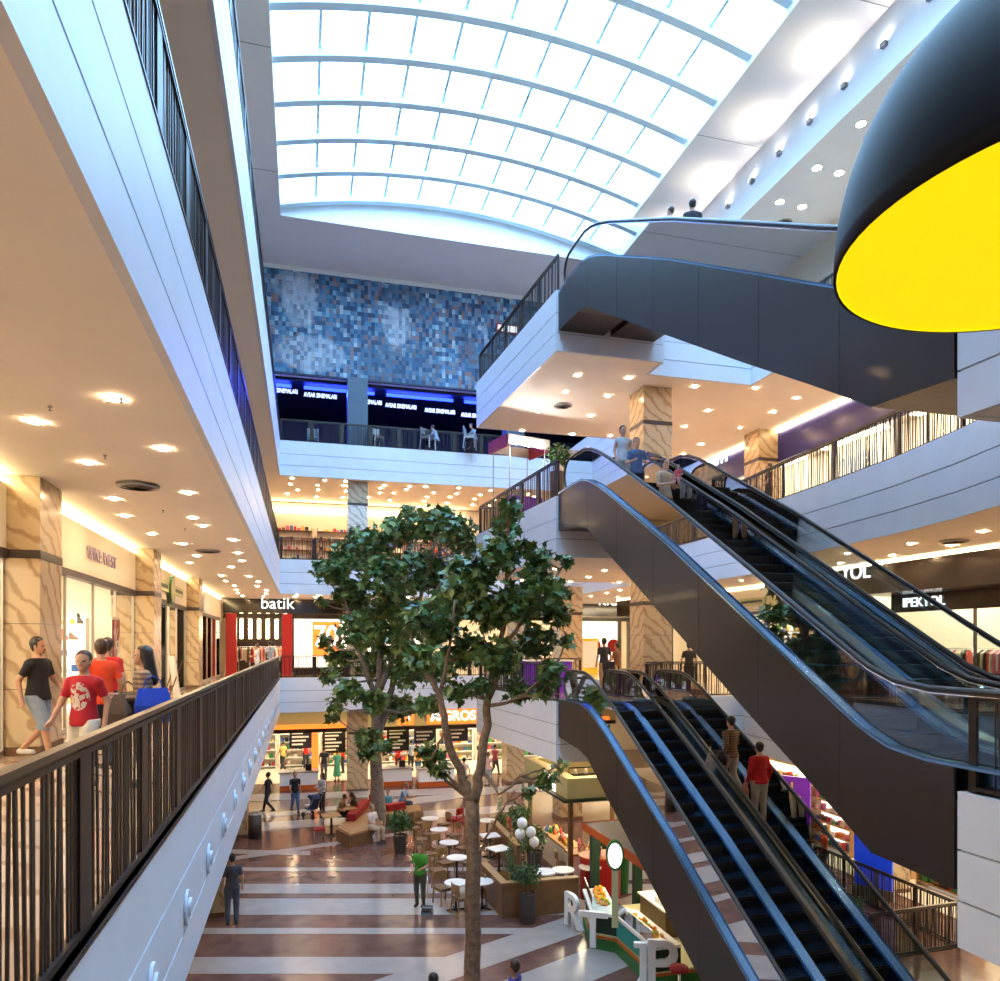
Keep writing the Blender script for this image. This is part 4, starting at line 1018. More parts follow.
def plant(name, loc, potr, poth, blobs, n, ls, label, shape=LEAF_S, stem=True, taper=.8, cat='plant', group=None, pm='pot'):
    o = empty(name, loc, 0, label, cat, group)
    mb = MB(); mb.lathe([(.001, 0), (potr * taper, 0), (potr, poth), (potr * .9, poth), (potr * .88, poth - .04), (.001, poth - .04)], n=20, smooth=False); mb.build('pot', pm, o)
    Rr = random.Random(hash(label) % 999 if False else sum(map(ord, label)))
    if stem:
        mb = MB()
        for k in range(3):
            mb.tube([(.03 * k - .03, 0, poth - .05), (.02 * k, .02, poth + .2), (blobs[0][0][0], blobs[0][0][1], blobs[0][0][2])], [.018, .014, .008], 6)
        mb.build('stem', 'bark', o)
    lf = MB(); leaves(lf, [(Vector(c), r) for c, r in blobs], n, ls, Rr, shape, 2, .2); lf.build('foliage', ['leaf3', 'leaf'], o)
    return o
plant('potted_plant', P(400, 853), .24, .62, [((0, 0, 1.15), .45), ((.2, .1, .95), .3), ((-.2, -.1, 1.0), .3)], 700, .14, 'bushy plant in a tall dark pot standing beside the wooden bench')
q = P(527, 922)
plant('potted_plant', (q.x, q.y, 0), .24, .75, [((0, 0, 1.25), .40), ((.1, 0, 1.15), .33), ((-.1, .0, 1.18), .33)], 1500, .07, 'ball shaped shrub in a dark pot in front of the low wooden partition')
q = P(526, 893)
def topiary(loc, label, H=1.45):
    return plant('topiary', loc, .20, .42, [((0, 0, .45 + H * t), .30 * (1 - t) + .04) for t in (.05, .18, .3, .42, .54, .66, .78, .9, 1.0)], 1500, .06, label, stem=False)
topiary((5.5, 19.3, 0), 'tall cone shaped shrub behind the wooden partition, beside the white balloons')
topiary((6.75, 25.0, 0), 'smaller cone shaped shrub farther back behind the wooden seating')
plant('potted_plant', (6.75, 21.0, 0), .25, .8, [((0, 0, 1.3), .4), ((.15, .2, 1.05), .3), ((-.25, 0, 1.0), .3)], 600, .13, 'leafy plant under the green roofed kiosk, next to the white counter')
plant('potted_plant', (6.85, 22.9, 0), .22, .7, [((0, 0, 1.5), .45), ((-.1, -.3, 1.2), .35)], 500, .15, 'leafy plant at the back corner of the green roofed kiosk')
plant('potted_plant', (12.6, 14.6, 0), .3, .5, [((0, 0, .8), .4), ((.2, .1, .7), .3)], 500, .1, 'low leafy plant inside the bronze railing at the bottom right')

# ------------------------------------------------------------------ cafe furniture
def make_table(round_=True, r=.36, ht=.75, top='table'):
    o = empty('cafe_table')
    mb = MB()
    if round_: mb.cyl((0, 0), r, ht - .03, ht, 28, smooth=False)
    else: mb.box(-r, r, -r, r, ht - .03, ht)
    mb.build('tabletop', top, o)
    mb = MB(); mb.cyl((0, 0), .03, .03, ht - .03, 12); mb.build('pedestal', 'black', o)
    mb = MB()
    for k in range(4):
        a = PI / 4 + k * PI / 2; mb.beam((0, 0, .045), (math.cos(a) * .26, math.sin(a) * .26, .02), .05, .03)
    mb.cyl((0, 0), .06, .02, .07, 12); mb.build('base', 'black', o); return o
def make_chair(wm='wood_light', seat='wood', name='cafe_chair'):
    o = empty(name)
    mb = MB(); mb.prism([(-.21, -.19), (.21, -.19), (.19, .21), (-.19, .21)], .43, .465); mb.build('seat', seat, o)
    mb = MB()
    pts = [(-.2 + .4 * t / 8, -.20 - .06 * math.sin(PI * t / 8)) for t in range(9)]
    for (x0, y0), (x1, y1) in zip(pts[:-1], pts[1:]): mb.beam((x0, y0, .72), (x1, y1, .72), .018, .22)
    mb.build('backrest', wm, o)
    for sx in (-1, 1):
        mb = MB(); mb.beam((sx * .18, .18, .43), (sx * .20, .20, 0), .032, .032); mb.build('leg', wm, o)
        mb = MB(); mb.beam((sx * .19, -.19, .80), (sx * .19, -.18, .42), .032, .028); mb.beam((sx * .19, -.18, .44), (sx * .20, -.23, 0), .032, .032); mb.build('leg', wm, o)
    mb = MB(); mb.beam((-.18, .18, .40), (.18, .18, .40), .02, .05); mb.beam((-.18, -.18, .40), (.18, -.18, .40), .02, .05); mb.beam((-.18, -.19, .40), (-.18, .19, .40), .02, .05); mb.beam((.18, -.19, .40), (.18, .19, .40), .02, .05); mb.build('seat_frame', wm, o)
    return o
TR = make_table(r=.31); TS = make_table(False, .30); CH0 = make_chair()
used = {}
def place(src, loc, rz, label, cat, group=None):
    o = src if src.name not in used else dup(src)
    used[src.name] = 1
    o.location = loc; o.rotation_euler = (0, 0, rz); tag(o, label, cat, group); return o
def chair_at(x, y, tx, ty, label, group='oak chairs of the open cafe', src=None):
    a = math.atan2(ty - y, tx - x) - PI / 2
    return place(src or CH0, (x, y, 0), a, label, 'chair', group)
Rr = random.Random(3)
tabs = [(430, 818, 1, 'farthest of the row of round tables beside the potted plant'), (439, 829, 1, 'second farthest in the row of round tables'), (449, 842, 1, 'third in the row of round tables running towards the tree trunk'),
        (457, 857, 1, 'fourth in the row of round tables, left of the tree trunk'), (456, 882, 1, 'nearest round table immediately left of the tree trunk'), (482, 881, 1, 'nearest round table immediately right of the tree trunk'),
        (487, 820, 1, 'round table at the far end of the seating right of the trunk'), (490, 835, 0, 'square table in the middle right of the trunk'),
        (499, 848, 0, 'square table along the slanting wooden partition')]
for px, py, rd, s in tabs:
    l = P(px, py, .75); l.z = 0
    place(TR if rd else TS, l, Rr.uniform(0, 1), 'white ' + s, 'table', 'white cafe tables')
    for k, a in enumerate((PI * .12 + Rr.uniform(-.2, .2), PI * 1.05 + Rr.uniform(-.2, .2), PI * .62)):
        if k == 2 and px > 470 or k == 1 and py == 882: continue
        cx, cy_ = l.x + .62 * math.cos(a), l.y + .62 * math.sin(a)
        chair_at(cx, cy_, l.x, l.y, 'oak chair %s the %s' % (('right of', 'left of', 'behind')[k], ' '.join(s.split(',')[0].split()[:11])))
# tables behind the front partition
for px, py, s in ((546, 873, 'left of three white round tables behind the low wooden wall'), (565, 871, 'middle of three white round tables behind the low wooden wall'), (592, 868, 'right of three white round tables, next to the juice stand')):
    l = P(px, py, .95); l.z = 0; o = place(TR, (l.x, l.y + .15, 0), 0, s, 'table', 'round tables behind the wooden wall')
    o.scale = (1, 1, 1.27)
l = P(585, 853, .75); TW = make_table(True, .38, top='wood_light'); place(TW, (l.x, l.y, 0), 0, 'round light wood table in front of the red counter', 'table')
for a in (.5, 2.9): chair_at(l.x + .65 * math.cos(a), l.y + .65 * math.sin(a), l.x, l.y, 'oak chair %s the light wood table by the red counter' % ('right of' if a < 1 else 'left of'))
# red chairs
CR = make_chair('red', 'redfab', 'red_chair')
for px, py, s in ((455, 832, 'red armchair left of the upper tree trunk among the cafe tables'), (468, 836, 'red armchair directly behind the tree trunk'), (508, 833, 'red armchair right of the tree trunk by the partition end')):
    l = P(px, py); a = place(CR, l, .8, s, 'chair', 'red armchairs'); a.scale = (1.25, 1.2, 1.15)
# small table with red stools near the bench
l = P(322, 812, .75); tb = make_table(False, .33, .75, 'wood_light'); place(tb, (P(347, 808, .75).x, P(347, 808, .75).y, 0), .2, 'small wooden table between the seated people by the tree', 'table')
tb2 = dup(tb); tb2.location = (P(331, 815, .75).x, P(331, 815, .75).y, 0); tag(tb2, 'small wooden table left of the tree bench, red stools beside it', 'table')
def make_stool(mt='redfab'):
    o = empty('stool'); mb = MB(); mb.box(-.19, .19, -.19, .19, .43, .50); mb.build('seat', mt, o)
    for sx in (-1, 1):
        for sy in (-1, 1):
            m = MB(); m.beam((sx * .16, sy * .16, .43), (sx * .18, sy * .18, 0), .025, .025); m.build('leg', 'chrome', o)
    return o
ST = make_stool()
for px, py, s in ((319, 828, 'red square stool left of the small wooden table'), (327, 814, 'red square stool behind the small wooden tables'), (404, 803, 'red square stool beside the man in light blue')):
    l = P(px, py, .5); place(ST, (l.x, l.y, 0), .1, s, 'stool', 'red square stools')
# zigzag bench round the far tree
bn = empty('bench', (0, 0, 0), 0, 'angular wooden bench with red cushions winding round the far tree', 'bench'); 
zt = .44; bp = [P(px, py, zt) for px, py in ((336, 829), (350, 836), (383, 827), (382, 815), (398, 815), (421, 811), (420, 805), (396, 807), (380, 799), (367, 799), (362, 810), (350, 814))]
cxy = sum((Vector((p.x, p.y, 0)) for p in bp), Vector()) / len(bp); bn.location = cxy
bpl = [(p.x - cxy.x, p.y - cxy.y) for p in bp]
mb = MB(); mb.prism(bpl, 0.0, zt); mb.build('base', 'wood', bn)
cen = Vector((0, 0))
mb = MB(); mb.prism([(x * .97 , y * .97) for x, y in bpl], zt, zt + .03); mb.build('seat_board', 'wood_light', bn)
for a, b in (((351, 822), (366, 806)), ((372, 801), (386, 805)), ((386, 812), (404, 809))):
    p0, p1 = P(*a, zt) - cxy, P(*b, zt) - cxy
    mb = MB(); mb.beam((p0.x, p0.y, zt + .16), (p1.x, p1.y, zt + .16), .32, .26); mb.build('cushion', 'redfab', bn)
bag('shopping_bag', P(374, 841), .3, .38, .2, .42, cloth((.75, .75, .76)), 'white plastic shopping bag on the floor beside the wooden bench')
# rubbish bin, stroller, dustpan
bi = empty('rubbish_bin', P(255, 838), 0, 'dark cylindrical rubbish bin under the left gallery', 'bin')
mb = MB(); mb.cyl((0, 0), .24, 0, .88, 24); mb.build('bin_body', 'pot', bi); mb = MB(); mb.lathe([(.25, .86), (.25, .92), (.12, .93), (.12, .86)], n=24); mb.build('rim', 'grey_metal', bi)
sl_ = P(313, 818)
sr = empty('stroller', sl_, .6, 'dark blue pushchair with white cloth beside the woman in grey', 'stroller')
mb = MB(); mb.tube([(-.22, .35, .12), (-.2, -.15, .62), (-.2, -.4, 1.02), (.2, -.4, 1.02), (.2, -.15, .62), (.22, .35, .12)], .014, 6); mb.tube([(-.22, -.3, .12), (-.18, .1, .55)], .014, 6); mb.tube([(.22, -.3, .12), (.18, .1, .55)], .014, 6); mb.build('frame', 'grey_metal', sr)
navy = cloth((.02, .035, .12))
mb = MB(); mb.extrude([(.32, .42), (.30, .36), (-.05, .34), (-.22, .80), (-.15, .84), (.02, .44)], 0, -.18, .18); mb.build('seat', navy, sr)
mb = MB(); mb.extrude([(.22 * math.cos(a) - .05, .72 + .26 * math.sin(a)) for a in [PI * k / 10 for k in range(2, 10)]] + [(-.2, .72)], 0, -.19, .19); mb.build('hood', navy, sr)
mb = MB(); mb.box(-.17, .17, .1, .34, .43, .52); mb.build('blanket', cloth((.7, .7, .7)), sr)
for x in (-.22, .22):
    for y in (-.3, .35):
        mb = MB(); mb.extrude([(y + .11 * math.cos(a), .115 + .11 * math.sin(a)) for a in [2 * PI * k / 16 for k in range(16)]], 0, x - .02, x + .02); mb.build('wheel', 'rubber', sr)
q = P(421, 910)
dp = empty('dustpan', (q.x + .1, q.y - .35, 0), -.3, 'long handled grey dustpan held by the cleaner in green', 'dustpan')
mb = MB(); mb.box(-.14, .14, -.12, .12, 0, .02); mb.box(-.14, -.125, -.12, .12, 0, .14); mb.box(.125, .14, -.12, .12, 0, .14); mb.box(-.14, .14, .105, .12, 0, .2); mb.box(-.14, .14, 0, .12, .14, .16); mb.build('pan', 'grey_metal', dp)
mb = MB(); mb.tube([(0, .1, .15), (0, .12, .95)], .013, 8); mb.build('handle', 'chrome', dp)

# low wooden partitions of the cafe
def partition(name, path, h, label, t=.14):
    pts = offset_path(path, t / 2), offset_path(path, -t / 2); o = empty(name, (path[0][0], path[0][1], 0), 0, label, 'partition')
    f = lambda p: (p[0] - path[0][0], p[1] - path[0][1])
    mb = MB(); mb.prism([f(p) for p in pts[0]] + [f(p) for p in pts[1][::-1]], 0, h - .04); mb.build('panel', 'wood', o)
    pts = offset_path(path, t / 2 + .03), offset_path(path, -t / 2 - .03)
    mb = MB(); mb.prism([f(p) for p in pts[0]] + [f(p) for p in pts[1][::-1]], h - .04, h); mb.build('cap', 'wood_light', o); return o
partition('wood_partition', [(4.9, 19.9), (4.98, 18.1), (7.0, 18.05)], .92, 'low wooden wall at the front corner of the cafe seating, round tables behind it')
partition('wood_partition', [(6.4, 24.6), (6.35, 21.3)], .92, 'low slanting wooden wall right of the square white tables')
mb = MB(); mb.box(5.1, 7.0, 18.4, 18.75, .78, .82); 
# balloons on a stick
for i, (px, py) in enumerate(((522, 823), (531, 832), (534, 842), (520, 834))):
    d = 21.6; c = at(px, d, pz(py, d)); mb = MB(); mb.ball((0, 0, 0), .155, 16, sz=1.08); mb.lathe([(.012, -.17), (.03, -.19), (.001, -.165)], n=8)
    o = empty('balloon', c, 0, 'white balloon of the small cluster behind the cone shaped shrub', 'balloon', 'white balloons'); mb.build('skin', 'balloon', o)
    mb = MB(); mb.tube([(0, 0, -.17), (.02, .01, -c.z + .02)], .003, 4); mb.build('string', 'plastic_white', o)

# ------------------------------------------------------------------ green roofed kiosk
kx0, kx1, ky0, ky1 = 7.28, 10.6, 19.6, 23.8
kk = empty('kiosk', (kx0, ky0, 0), 0, 'open kiosk with pale green roof frame and dark green edge beneath the escalators', 'kiosk')
X, Y = kx1 - kx0, ky1 - ky0
mb = MB(); t = .35
for (a, b, c, d) in ((0, X, 0, t), (0, X, Y - t, Y), (0, t, t, Y - t), (X - t, X, t, Y - t)): mb.box(a, b, c, d, 2.62, 3.2)
mb.build('roof_frame', 'cream_green', kk)
mb = MB()
for (a, b, c, d) in ((-.14, X + .14, -.14, t), (-.14, X + .14, Y - t, Y + .14), (-.14, t, t, Y - t), (X - t, X + .14, t, Y - t)): mb.box(a, b, c, d, 2.54, 2.615)
mb.build('roof_edge', 'green_dark', kk)
for (x, y) in ((.1, .1), (X - .2, .1), (.1, Y - .2), (X - .2, Y - .2)):
    if (x, y) == (X - .2, .1): pass
    mb = MB(); mb.box(x, x + .12, y, y + .12, 0, 2.475); mb.build('post', 'wood_dark', kk)
mb = MB(); mb.box(.25, X - .3, .35, .95, .86, .92, 1); mb.box(.3, X - .35, .4, .9, 0, .855, 0); mb.build('counter', ['plastic_white', 'wood_light'], kk)
mb = MB(); mb.box(.3, .9, 1.0, Y - .5, .86, .92, 1); mb.box(.35, .85, 1.0, Y - .55, 0, .855, 0); mb.build('side_counter', ['plastic_white', 'wood_light'], kk)
mb = MB(); mb.box(-.02, .0, 1.0, 2.0, 2.64, 3.1, 0); mb.build('menu_screen', 'glow_panel', kk)
mb = MB()
for i in range(5):
    pass
mb.tube([(.5, 1.2, 3.3), (X - .5, 1.2, 3.3)], .02, 6); mb.tube([(.5, 1.2, 3.3), (.5, 1.2, 2.64)], .015, 6); mb.tube([(X - .5, 1.2, 3.3), (X - .5, 1.2, 2.64)], .015, 6); mb.build('light_rail', 'black', kk)
for i in range(7):
    x = .7 + i * .34; mb = MB(); mb.lathe([(.02, 0), (.05, -.02), (.085, -.15), (.001, -.14)], n=12); o = mb.build('spot_lamp', 'plastic_white', kk); o.location = (x, 1.2, 3.27)
lg = bpy.data.lights.new('kiosk_lamp', 'AREA'); lg.energy = 70; lg.color = (1, .86, .58); lg.size = 2.4; ql = bpy.data.objects.new('kiosk_lamp', lg); COL.objects.link(ql); ql.location = (kx0 + X / 2, ky0 + Y / 2, 2.6)
# goods on its counters
Rg = random.Random(8)
for i in range(60):
    x = kx0 + .4 + Rg.random() * .45 if i % 2 else kx0 + .5 + Rg.random() * (X - 1.1); y = ky0 + 1.1 + Rg.random() * (Y - 1.9) if i % 2 else ky0 + .42 + Rg.random() * .4
    mb = MB(); mb.lathe([(.001, 0), (.05, 0), (.055, .1), (.03, .15), (.02, .2), (.001, .2)], n=10)
    o = mb.build('jar', GOODS[Rg.randrange(10)]); o.location = (x, y, .92); tag(o, 'small coloured jar on the counter of the green roofed kiosk', 'jar', 'jars on the kiosk counters')
ct = empty('counter', (9.0, 18.5, 0), 0, 'bright red counter in the shade of the kiosk, potted plants on it', 'counter')
rc = P(590, 838); ct.location = (8.05, 19.0, 0)
mb = MB(); mb.prism([(.45 * math.cos(a) * 1.3, .45 * math.sin(a)) for a in [2 * PI * k / 28 for k in range(28)]], 0, 1.12); mb.build('body', 'red', ct)
mb = MB(); mb.prism([(.48 * math.cos(a) * 1.3, .48 * math.sin(a)) for a in [2 * PI * k / 28 for k in range(28)]], 1.12, 1.16); mb.build('top', 'orange', ct)
plant('potted_plant', (7.95, 19.0, 1.16), .12, .18, [((0, 0, .34), .22), ((.14, 0, .3), .16), ((-.14, 0, .3), .16)], 320, .09, 'small leafy plant standing on the red counter')
plant('potted_plant', (8.75, 19.1, 0), .22, 1.15, [((0, 0, 1.55), .34), ((.2, 0, 1.35), .26)], 420, .12, 'leafy plant in a tall pot right of the red counter', pm='green')

# ------------------------------------------------------------------ juice stand
js = empty('juice_stand', (6.75, 15.4, 0), 0, 'juice stand with stepped green base, glass display and white letters, under the escalator', 'stand')
def lj(poly): return [(x - 6.75, y - 15.4) for x, y in poly]
front = [(6.80, 17.2), (6.42, 15.75), (6.86, 15.35), (6.86, 13.5), (9.6, 13.5), (9.6, 17.2)]
def inset(poly, d): 
    pp = offset_path(poly + [poly[0]], d)[:len(poly)]; return [tuple(p) for p in pp]
mb = MB(); mb.prism(lj(front), 0, .26); mb.build('base', 'green', js)
mb = MB(); f2 = [(x + (.03 if x < 9 else -.03), y + (.0)) for x, y in front]; mb.prism(lj(f2), .26, .32); mb.build('orange_band', 'orange', js)
mb = MB(); f3 = [(x + (.05 if x < 9 else -.05), y) for x, y in front]; mb.prism(lj(f3), .32, .36); mb.build('cream_band', 'cream_green', js)
mb = MB(); f4 = [(x + (.09 if x < 9 else -.09), y) for x, y in front]
ring = [(6.89, 17.2), (6.51, 15.75), (6.95, 15.35), (6.95, 13.5)]; back = [(7.5, 13.5), (7.5, 15.5), (7.1, 15.9), (7.4, 17.2)]
mb.prism(lj(ring + back), .36, .80); mb.build('front_panel', 'green_dark', js)
mb = MB(); mb.box(.115, .13, -1.85, -.1, .42, .78); mb.build('teal_panel', 'teal', js)
mb = MB(); mb.prism(lj([(6.80, 17.2), (6.42, 15.75), (6.87, 15.33), (6.87, 13.5)] + back), .80, .87); mb.build('counter_top', 'plastic_white', js)
mb = MB()
gl = lj([(6.84, 17.15), (6.47, 15.77), (6.90, 15.38), (6.90, 13.6)])
for a, b in zip(gl[:-1], gl[1:]): mb.beam((a[0], a[1], 1.03), (b[0], b[1], 1.03), .008, .30)
mb.build('glass_front', 'glass', js)
mb = MB(); mb.box(1.2, 2.4, -.4, .9, 0, .95); mb.box(1.15, 2.45, -.45, .95, .95, .99, 1); mb.build('back_counter', ['wood_dark', 'plastic_white'], js)
# fruit
def fruit(name, r, mt):
    mb = MB(); mb.ball((0, 0, 0), r, 12, sz=.95); o = mb.build('peel', mt); o.name = name
    st = MB(); st.cyl((0, 0), r * .12, r * .9, r * 1.06, 6); st.build('stem', 'leaf3', o); return o
FR = [(fruit('orange', .042, 'fruit_orange'), 'orange', 'orange in the glass display of the juice stand'), (fruit('lemon', .036, 'fruit_yellow'), 'lemon', 'yellow lemon in the glass display of the juice stand'), (fruit('apple', .04, 'fruit_green'), 'apple', 'green apple in the glass display of the juice stand')]
fu = {}
for i in range(150):
    seg = Rg.random(); row = i % 3
    if seg < .45: y = 15.9 + Rg.random() * 1.15; x = 6.56 + (y - 15.75) * .26 + .08 + Rg.random() * .30
    else: y = 13.7 + Rg.random() * 1.6; x = 6.98 + Rg.random() * .32
    kind = 0 if Rg.random() < .5 else (1 if Rg.random() < .7 else 2)
    src, cat, lab = FR[kind]; r_ = (.042, .036, .04)[kind]
    o = src if kind not in fu else dup(src); fu[kind] = 1
    o.location = (x, y, .87 + r_ * .95 + (row == 2) * .06); tag(o, lab, 'fruit', lab.split(' in ')[0] + 's of the juice stand' if False else 'fruit in the juice stand display: ' + cat)
for i in range(12):
    mb = MB(); mb.lathe([(.001, 0), (.03, 0), (.035, .13), (.036, .14), (.033, .14), (.028, .02), (.001, .02)], n=12)
    o = mb.build('cup', 'plastic_white'); o.location = (8.0 + (i % 4) * .12, 15.3 + (i // 4) * .13, .99); tag(o, 'white paper cup on the back counter of the juice stand', 'cup', 'paper cups on the juice stand')
def big_letter(ch, loc, rz, size, label):
    o = empty('letter_sign', loc, rz, label, 'letter')
    text('letter', ch, size, 'plastic_white', o, Matrix.Translation((0, 0, size * .36)) @ Matrix.Rotation(PI / 2, 4, 'X'), .05, bold=.012)
    return o
o = big_letter('P', (7.02, 13.46, .02), -.35, 1.35, 'big white free standing letter P at the near corner of the juice stand')
o = empty('letter_sign', (6.66, 13.60, .0), -.35, 'big white free standing letter J left of the letter P at the juice stand', 'letter')
mb = MB(); hk = [(.10, .96), (.10, .20), (.04, .10), (-.06, .03), (-.16, .0), (-.16, .10), (-.09, .14), (-.03, .24), (-.03, .86), (-.15, .86), (-.15, .96)]
mb.extrude(hk, 1, -.05, .05); mb.build('letter', 'plastic_white', o)
big_letter('R', (6.42, 16.9, .02), -1.25, 1.15, 'big white letter at the far corner of the juice stand by the wooden wall')
big_letter('T', (6.36, 15.45, .10), -.5, 1.15, 'white letter on the middle corner of the juice stand')
# round sign on its pole
q = at(615, 15.9, 0)
cs = empty('round_sign', (q.x, q.y, .87), -.4, 'oval white sign with green rim on a lime post above the juice stand', 'sign')
mb = MB(); mb.box(-.07, .07, -.04, .04, 0, 1.25); mb.build('post', 'cream_green', cs)
mb = MB(); mb.extrude([(.20 * math.cos(a), 1.58 + .33 * math.sin(a)) for a in [2 * PI * k / 32 for k in range(32)]], 1, -.06, .06); mb.build('rim', 'green', cs)
mb = MB(); mb.extrude([(.155 * math.cos(a), 1.58 + .275 * math.sin(a)) for a in [2 * PI * k / 32 for k in range(32)]], 1, -.072, -.06); mb.build('face', 'text_white', cs)
# canopy beam with its post
cn = empty('canopy', (7.1, 17.5, 0), 0, 'grey canopy top with orange edge on a dark green post, over the juice stand', 'canopy')
mb = MB(); mb.box(0, 1.5, -3.4, .4, 2.22, 2.36); mb.build('top', 'counter_grey', cn)
mb = MB(); mb.box(-.03, -.001, -3.43, .43, 2.18, 2.38); mb.box(-.03, 1.53, -3.43, -3.401, 2.18, 2.38); mb.box(-.03, 1.53, .401, .43, 2.18, 2.38); mb.build('edge', 'orange', cn)
mb = MB(); mb.box(.05, .25, -.1, .1, 0, 2.215); mb.build('post', 'green_dark', cn)
mb = MB(); mb.box(1.25, 1.45, -.1, .1, 0, 2.215); mb.build('post', 'green_dark', cn)
lg = bpy.data.lights.new('canopy_lamp', 'AREA'); lg.energy = 22; lg.color = (1, .85, .55); lg.size = 1.0; lg.size_y = 2.5; lg.shape = 'RECTANGLE'; ql = bpy.data.objects.new('canopy_lamp', lg); COL.objects.link(ql); ql.location = (7.9, 16.1, 2.2)
# bar stool
q = at(679, 14.2, 0)
bs = empty('bar_stool', q, 0, 'round bar stool with red seat and chrome base in front of the juice stand', 'stool')
mb = MB(); mb.lathe([(.001, .68), (.17, .68), (.19, .72), (.17, .76), (.001, .77)], n=24); mb.build('seat', 'redfab', bs)
mb = MB(); mb.cyl((0, 0), .025, .02, .68, 12); mb.build('column_tube', 'chrome', bs); mb = MB(); mb.lathe([(.001, .03), (.22, .01), (.22, 0), (.001, 0)], n=24); mb.build('base', 'chrome', bs)
mb = MB(); mb.tube([(.15 * math.cos(a), .15 * math.sin(a), .28) for a in [2 * PI * k / 20 for k in range(21)]], .01, 6); mb.tube([(0, 0, .28), (.15, 0, .28)], .008, 6); mb.build('foot_ring', 'chrome', bs)

# ------------------------------------------------------------------ shops
def panel_light(x0, x1, y0, y1, z, m_='shop_light'):
    mb = MB(); mb.box(x0, x1, y0, y1, z - .04, z); o = mb.build('ceiling_light_panel', m_); return o
def shelf_unit(loc, rz, w_, h_, d_, n, label, goods=True, body='wood_light', seed=1, cat='shelf', group=None, glow=False):
    o = empty('display_shelf', loc, rz, label, cat, group); Rs = random.Random(seed)
    mb = MB(); mb.box(-w_ / 2, w_ / 2, d_ / 2 - .02, d_ / 2, 0, h_); mb.build('back_panel', 'glow_panel' if glow else 'shop_wall', o)
    for sx in (-1, 1):
        mb = MB(); mb.box(sx * w_ / 2 - .02, sx * w_ / 2 + .02, -d_ / 2, d_ / 2 - .02, 0, h_); mb.build('side_panel', body, o)
    for k in range(n):
        z = .12 + (h_ - .3) * k / (n - 1) if n > 1 else .5
        mb = MB(); mb.box(-w_ / 2 + .021, w_ / 2 - .021, -d_ / 2, d_ / 2 - .021, z, z + .03); mb.build('shelf_board', body, o)
    if goods:
        for k in range(n):
            z = .15 + (h_ - .3) * k / (n - 1) if n > 1 else .53
            x = -w_ / 2 + .1
            while x < w_ / 2 - .15:
                ww = Rs.uniform(.10, .22); hh = min(Rs.uniform(.08, .26), (h_ - .3) / max(1, n - 1) - .08)
                if Rs.random() < .85:
                    GQ.append((o, x, ww, hh, z, d_, Rs.randrange(10), Rs.random()))
                x += ww + .04
    return o
GQ = []
# --- left gallery shopfronts (front plane x = -3.95)
XS = -3.98
def left_shop(y0, y1, label_glass, band='shop_wall', z0=F1, H=2.75):
    """fascia band, door head and glazing between two columns"""
    mb = MB(); mb.box(XS - .12, XS, y0, y1, z0 + H + .12, z0 + 3.78); o = mb.build('trim_6', band); struct(o)
    mb = MB(); mb.box(XS - .14, XS + .03, y0, y1, z0 + H, z0 + H + .12); struct(mb.build('trim_7', 'band'))
    w_ = empty('window_2', (XS - .06, y0, z0)); w_['kind'] = 'structure'
    L = y1 - y0; n = max(2, round(L / 1.8))
    for k in range(n):
        if k == n - 1 - 1 and n > 3: continue          # the open doorway
        mb = MB(); mb.box(-.006, .006, L * k / n + .02, L * (k + 1) / n - .02, .08, H - .02); mb.build('glass_pane', 'shopglass', w_)
    for k in range(n + 1):
        mb = MB(); mb.box(-.025, .025, max(0, L * k / n - .02), min(L, L * k / n + .02), 0.0, H - .005); mb.build('mullion', 'frame_metal', w_)
    mb = MB(); mb.box(-.03, .03, 0.0, L, .01, .08); mb.build('sill', 'frame_metal', w_)
for (a, b) in ((-3, 3.5), (4.5, 11.5), (12.5, 19.5), (20.5, 27.5), (28.5, 38.5)): left_shop(a, b, '')
# cove light above the shop bands
mb = MB(); mb.box(XS - .10, XS - .02, -2.9, 38.4, F1 + 3.80, F1 + 3.86); o = mb.build('cove_light', 'cove'); tag(o, 'warm strip of light along the ceiling edge over the left shops', 'light strip')
mb = MB(); mb.box(-8.6, -4.15, -3, 38.5, F1 + 3.3, F1 + 3.4); struct(mb.build('ceiling_shop', 'ceil_white'))
for y in (0, 8, 16, 24, 32):
    mb = MB(); mb.box(-8.9, -4.6, y - .1 + 4, y + 4 + .1, F1, F1 + 3.3); struct(mb.build('wall_shop', 'shop_wall'))
    o = panel_light(-7.8, -5.0, y - 2.8, y + 2.8, F1 + 3.3); tag(o, 'bright ceiling light panel inside a left hand shop', 'light panel', 'light panels inside the left shops')
def sign(name, body, loc, yaw, size, label, mt='text_white', group=None, xs=1.0, bold=.0, ext=.02):
    o = empty(name, loc, yaw, label, 'sign', group)
    text('lettering', body, size, mt, o, Matrix.Rotation(PI / 2, 4, 'X'), ext, xs=xs, bold=bold); return o
sign('shop_sign', 'NINE WEST', (XS + .03, 16.4, F1 + 3.30), PI / 2, .36, 'thin metal letters NINE WEST on the cream band over the first left shop', 'letter_grey', xs=1.15, ext=.012)
gs = empty('shop_sign', (XS + .05, 24.0, F1 + 3.25), PI / 2, 'green round badge on a cream strip over the second left shop', 'sign')
mb = MB(); mb.box(-2.3, 2.3, -.03, .0, -.14, .16); mb.build('sign_board', 'cream_green', gs)
mb = MB(); mb.extrude([(.42 * math.cos(a), .45 * math.sin(a) - .05) for a in [2 * PI * k / 28 for k in range(28)]], 1, -.08, -.035); mb.build('badge', 'green', gs)
mb = MB(); mb.extrude([(.33 * math.cos(a), .36 * math.sin(a) - .05) for a in [2 * PI * k / 28 for k in range(28)]], 1, -.095, -.08); mb.build('badge_face', 'cream_green', gs)
mb = MB(); 
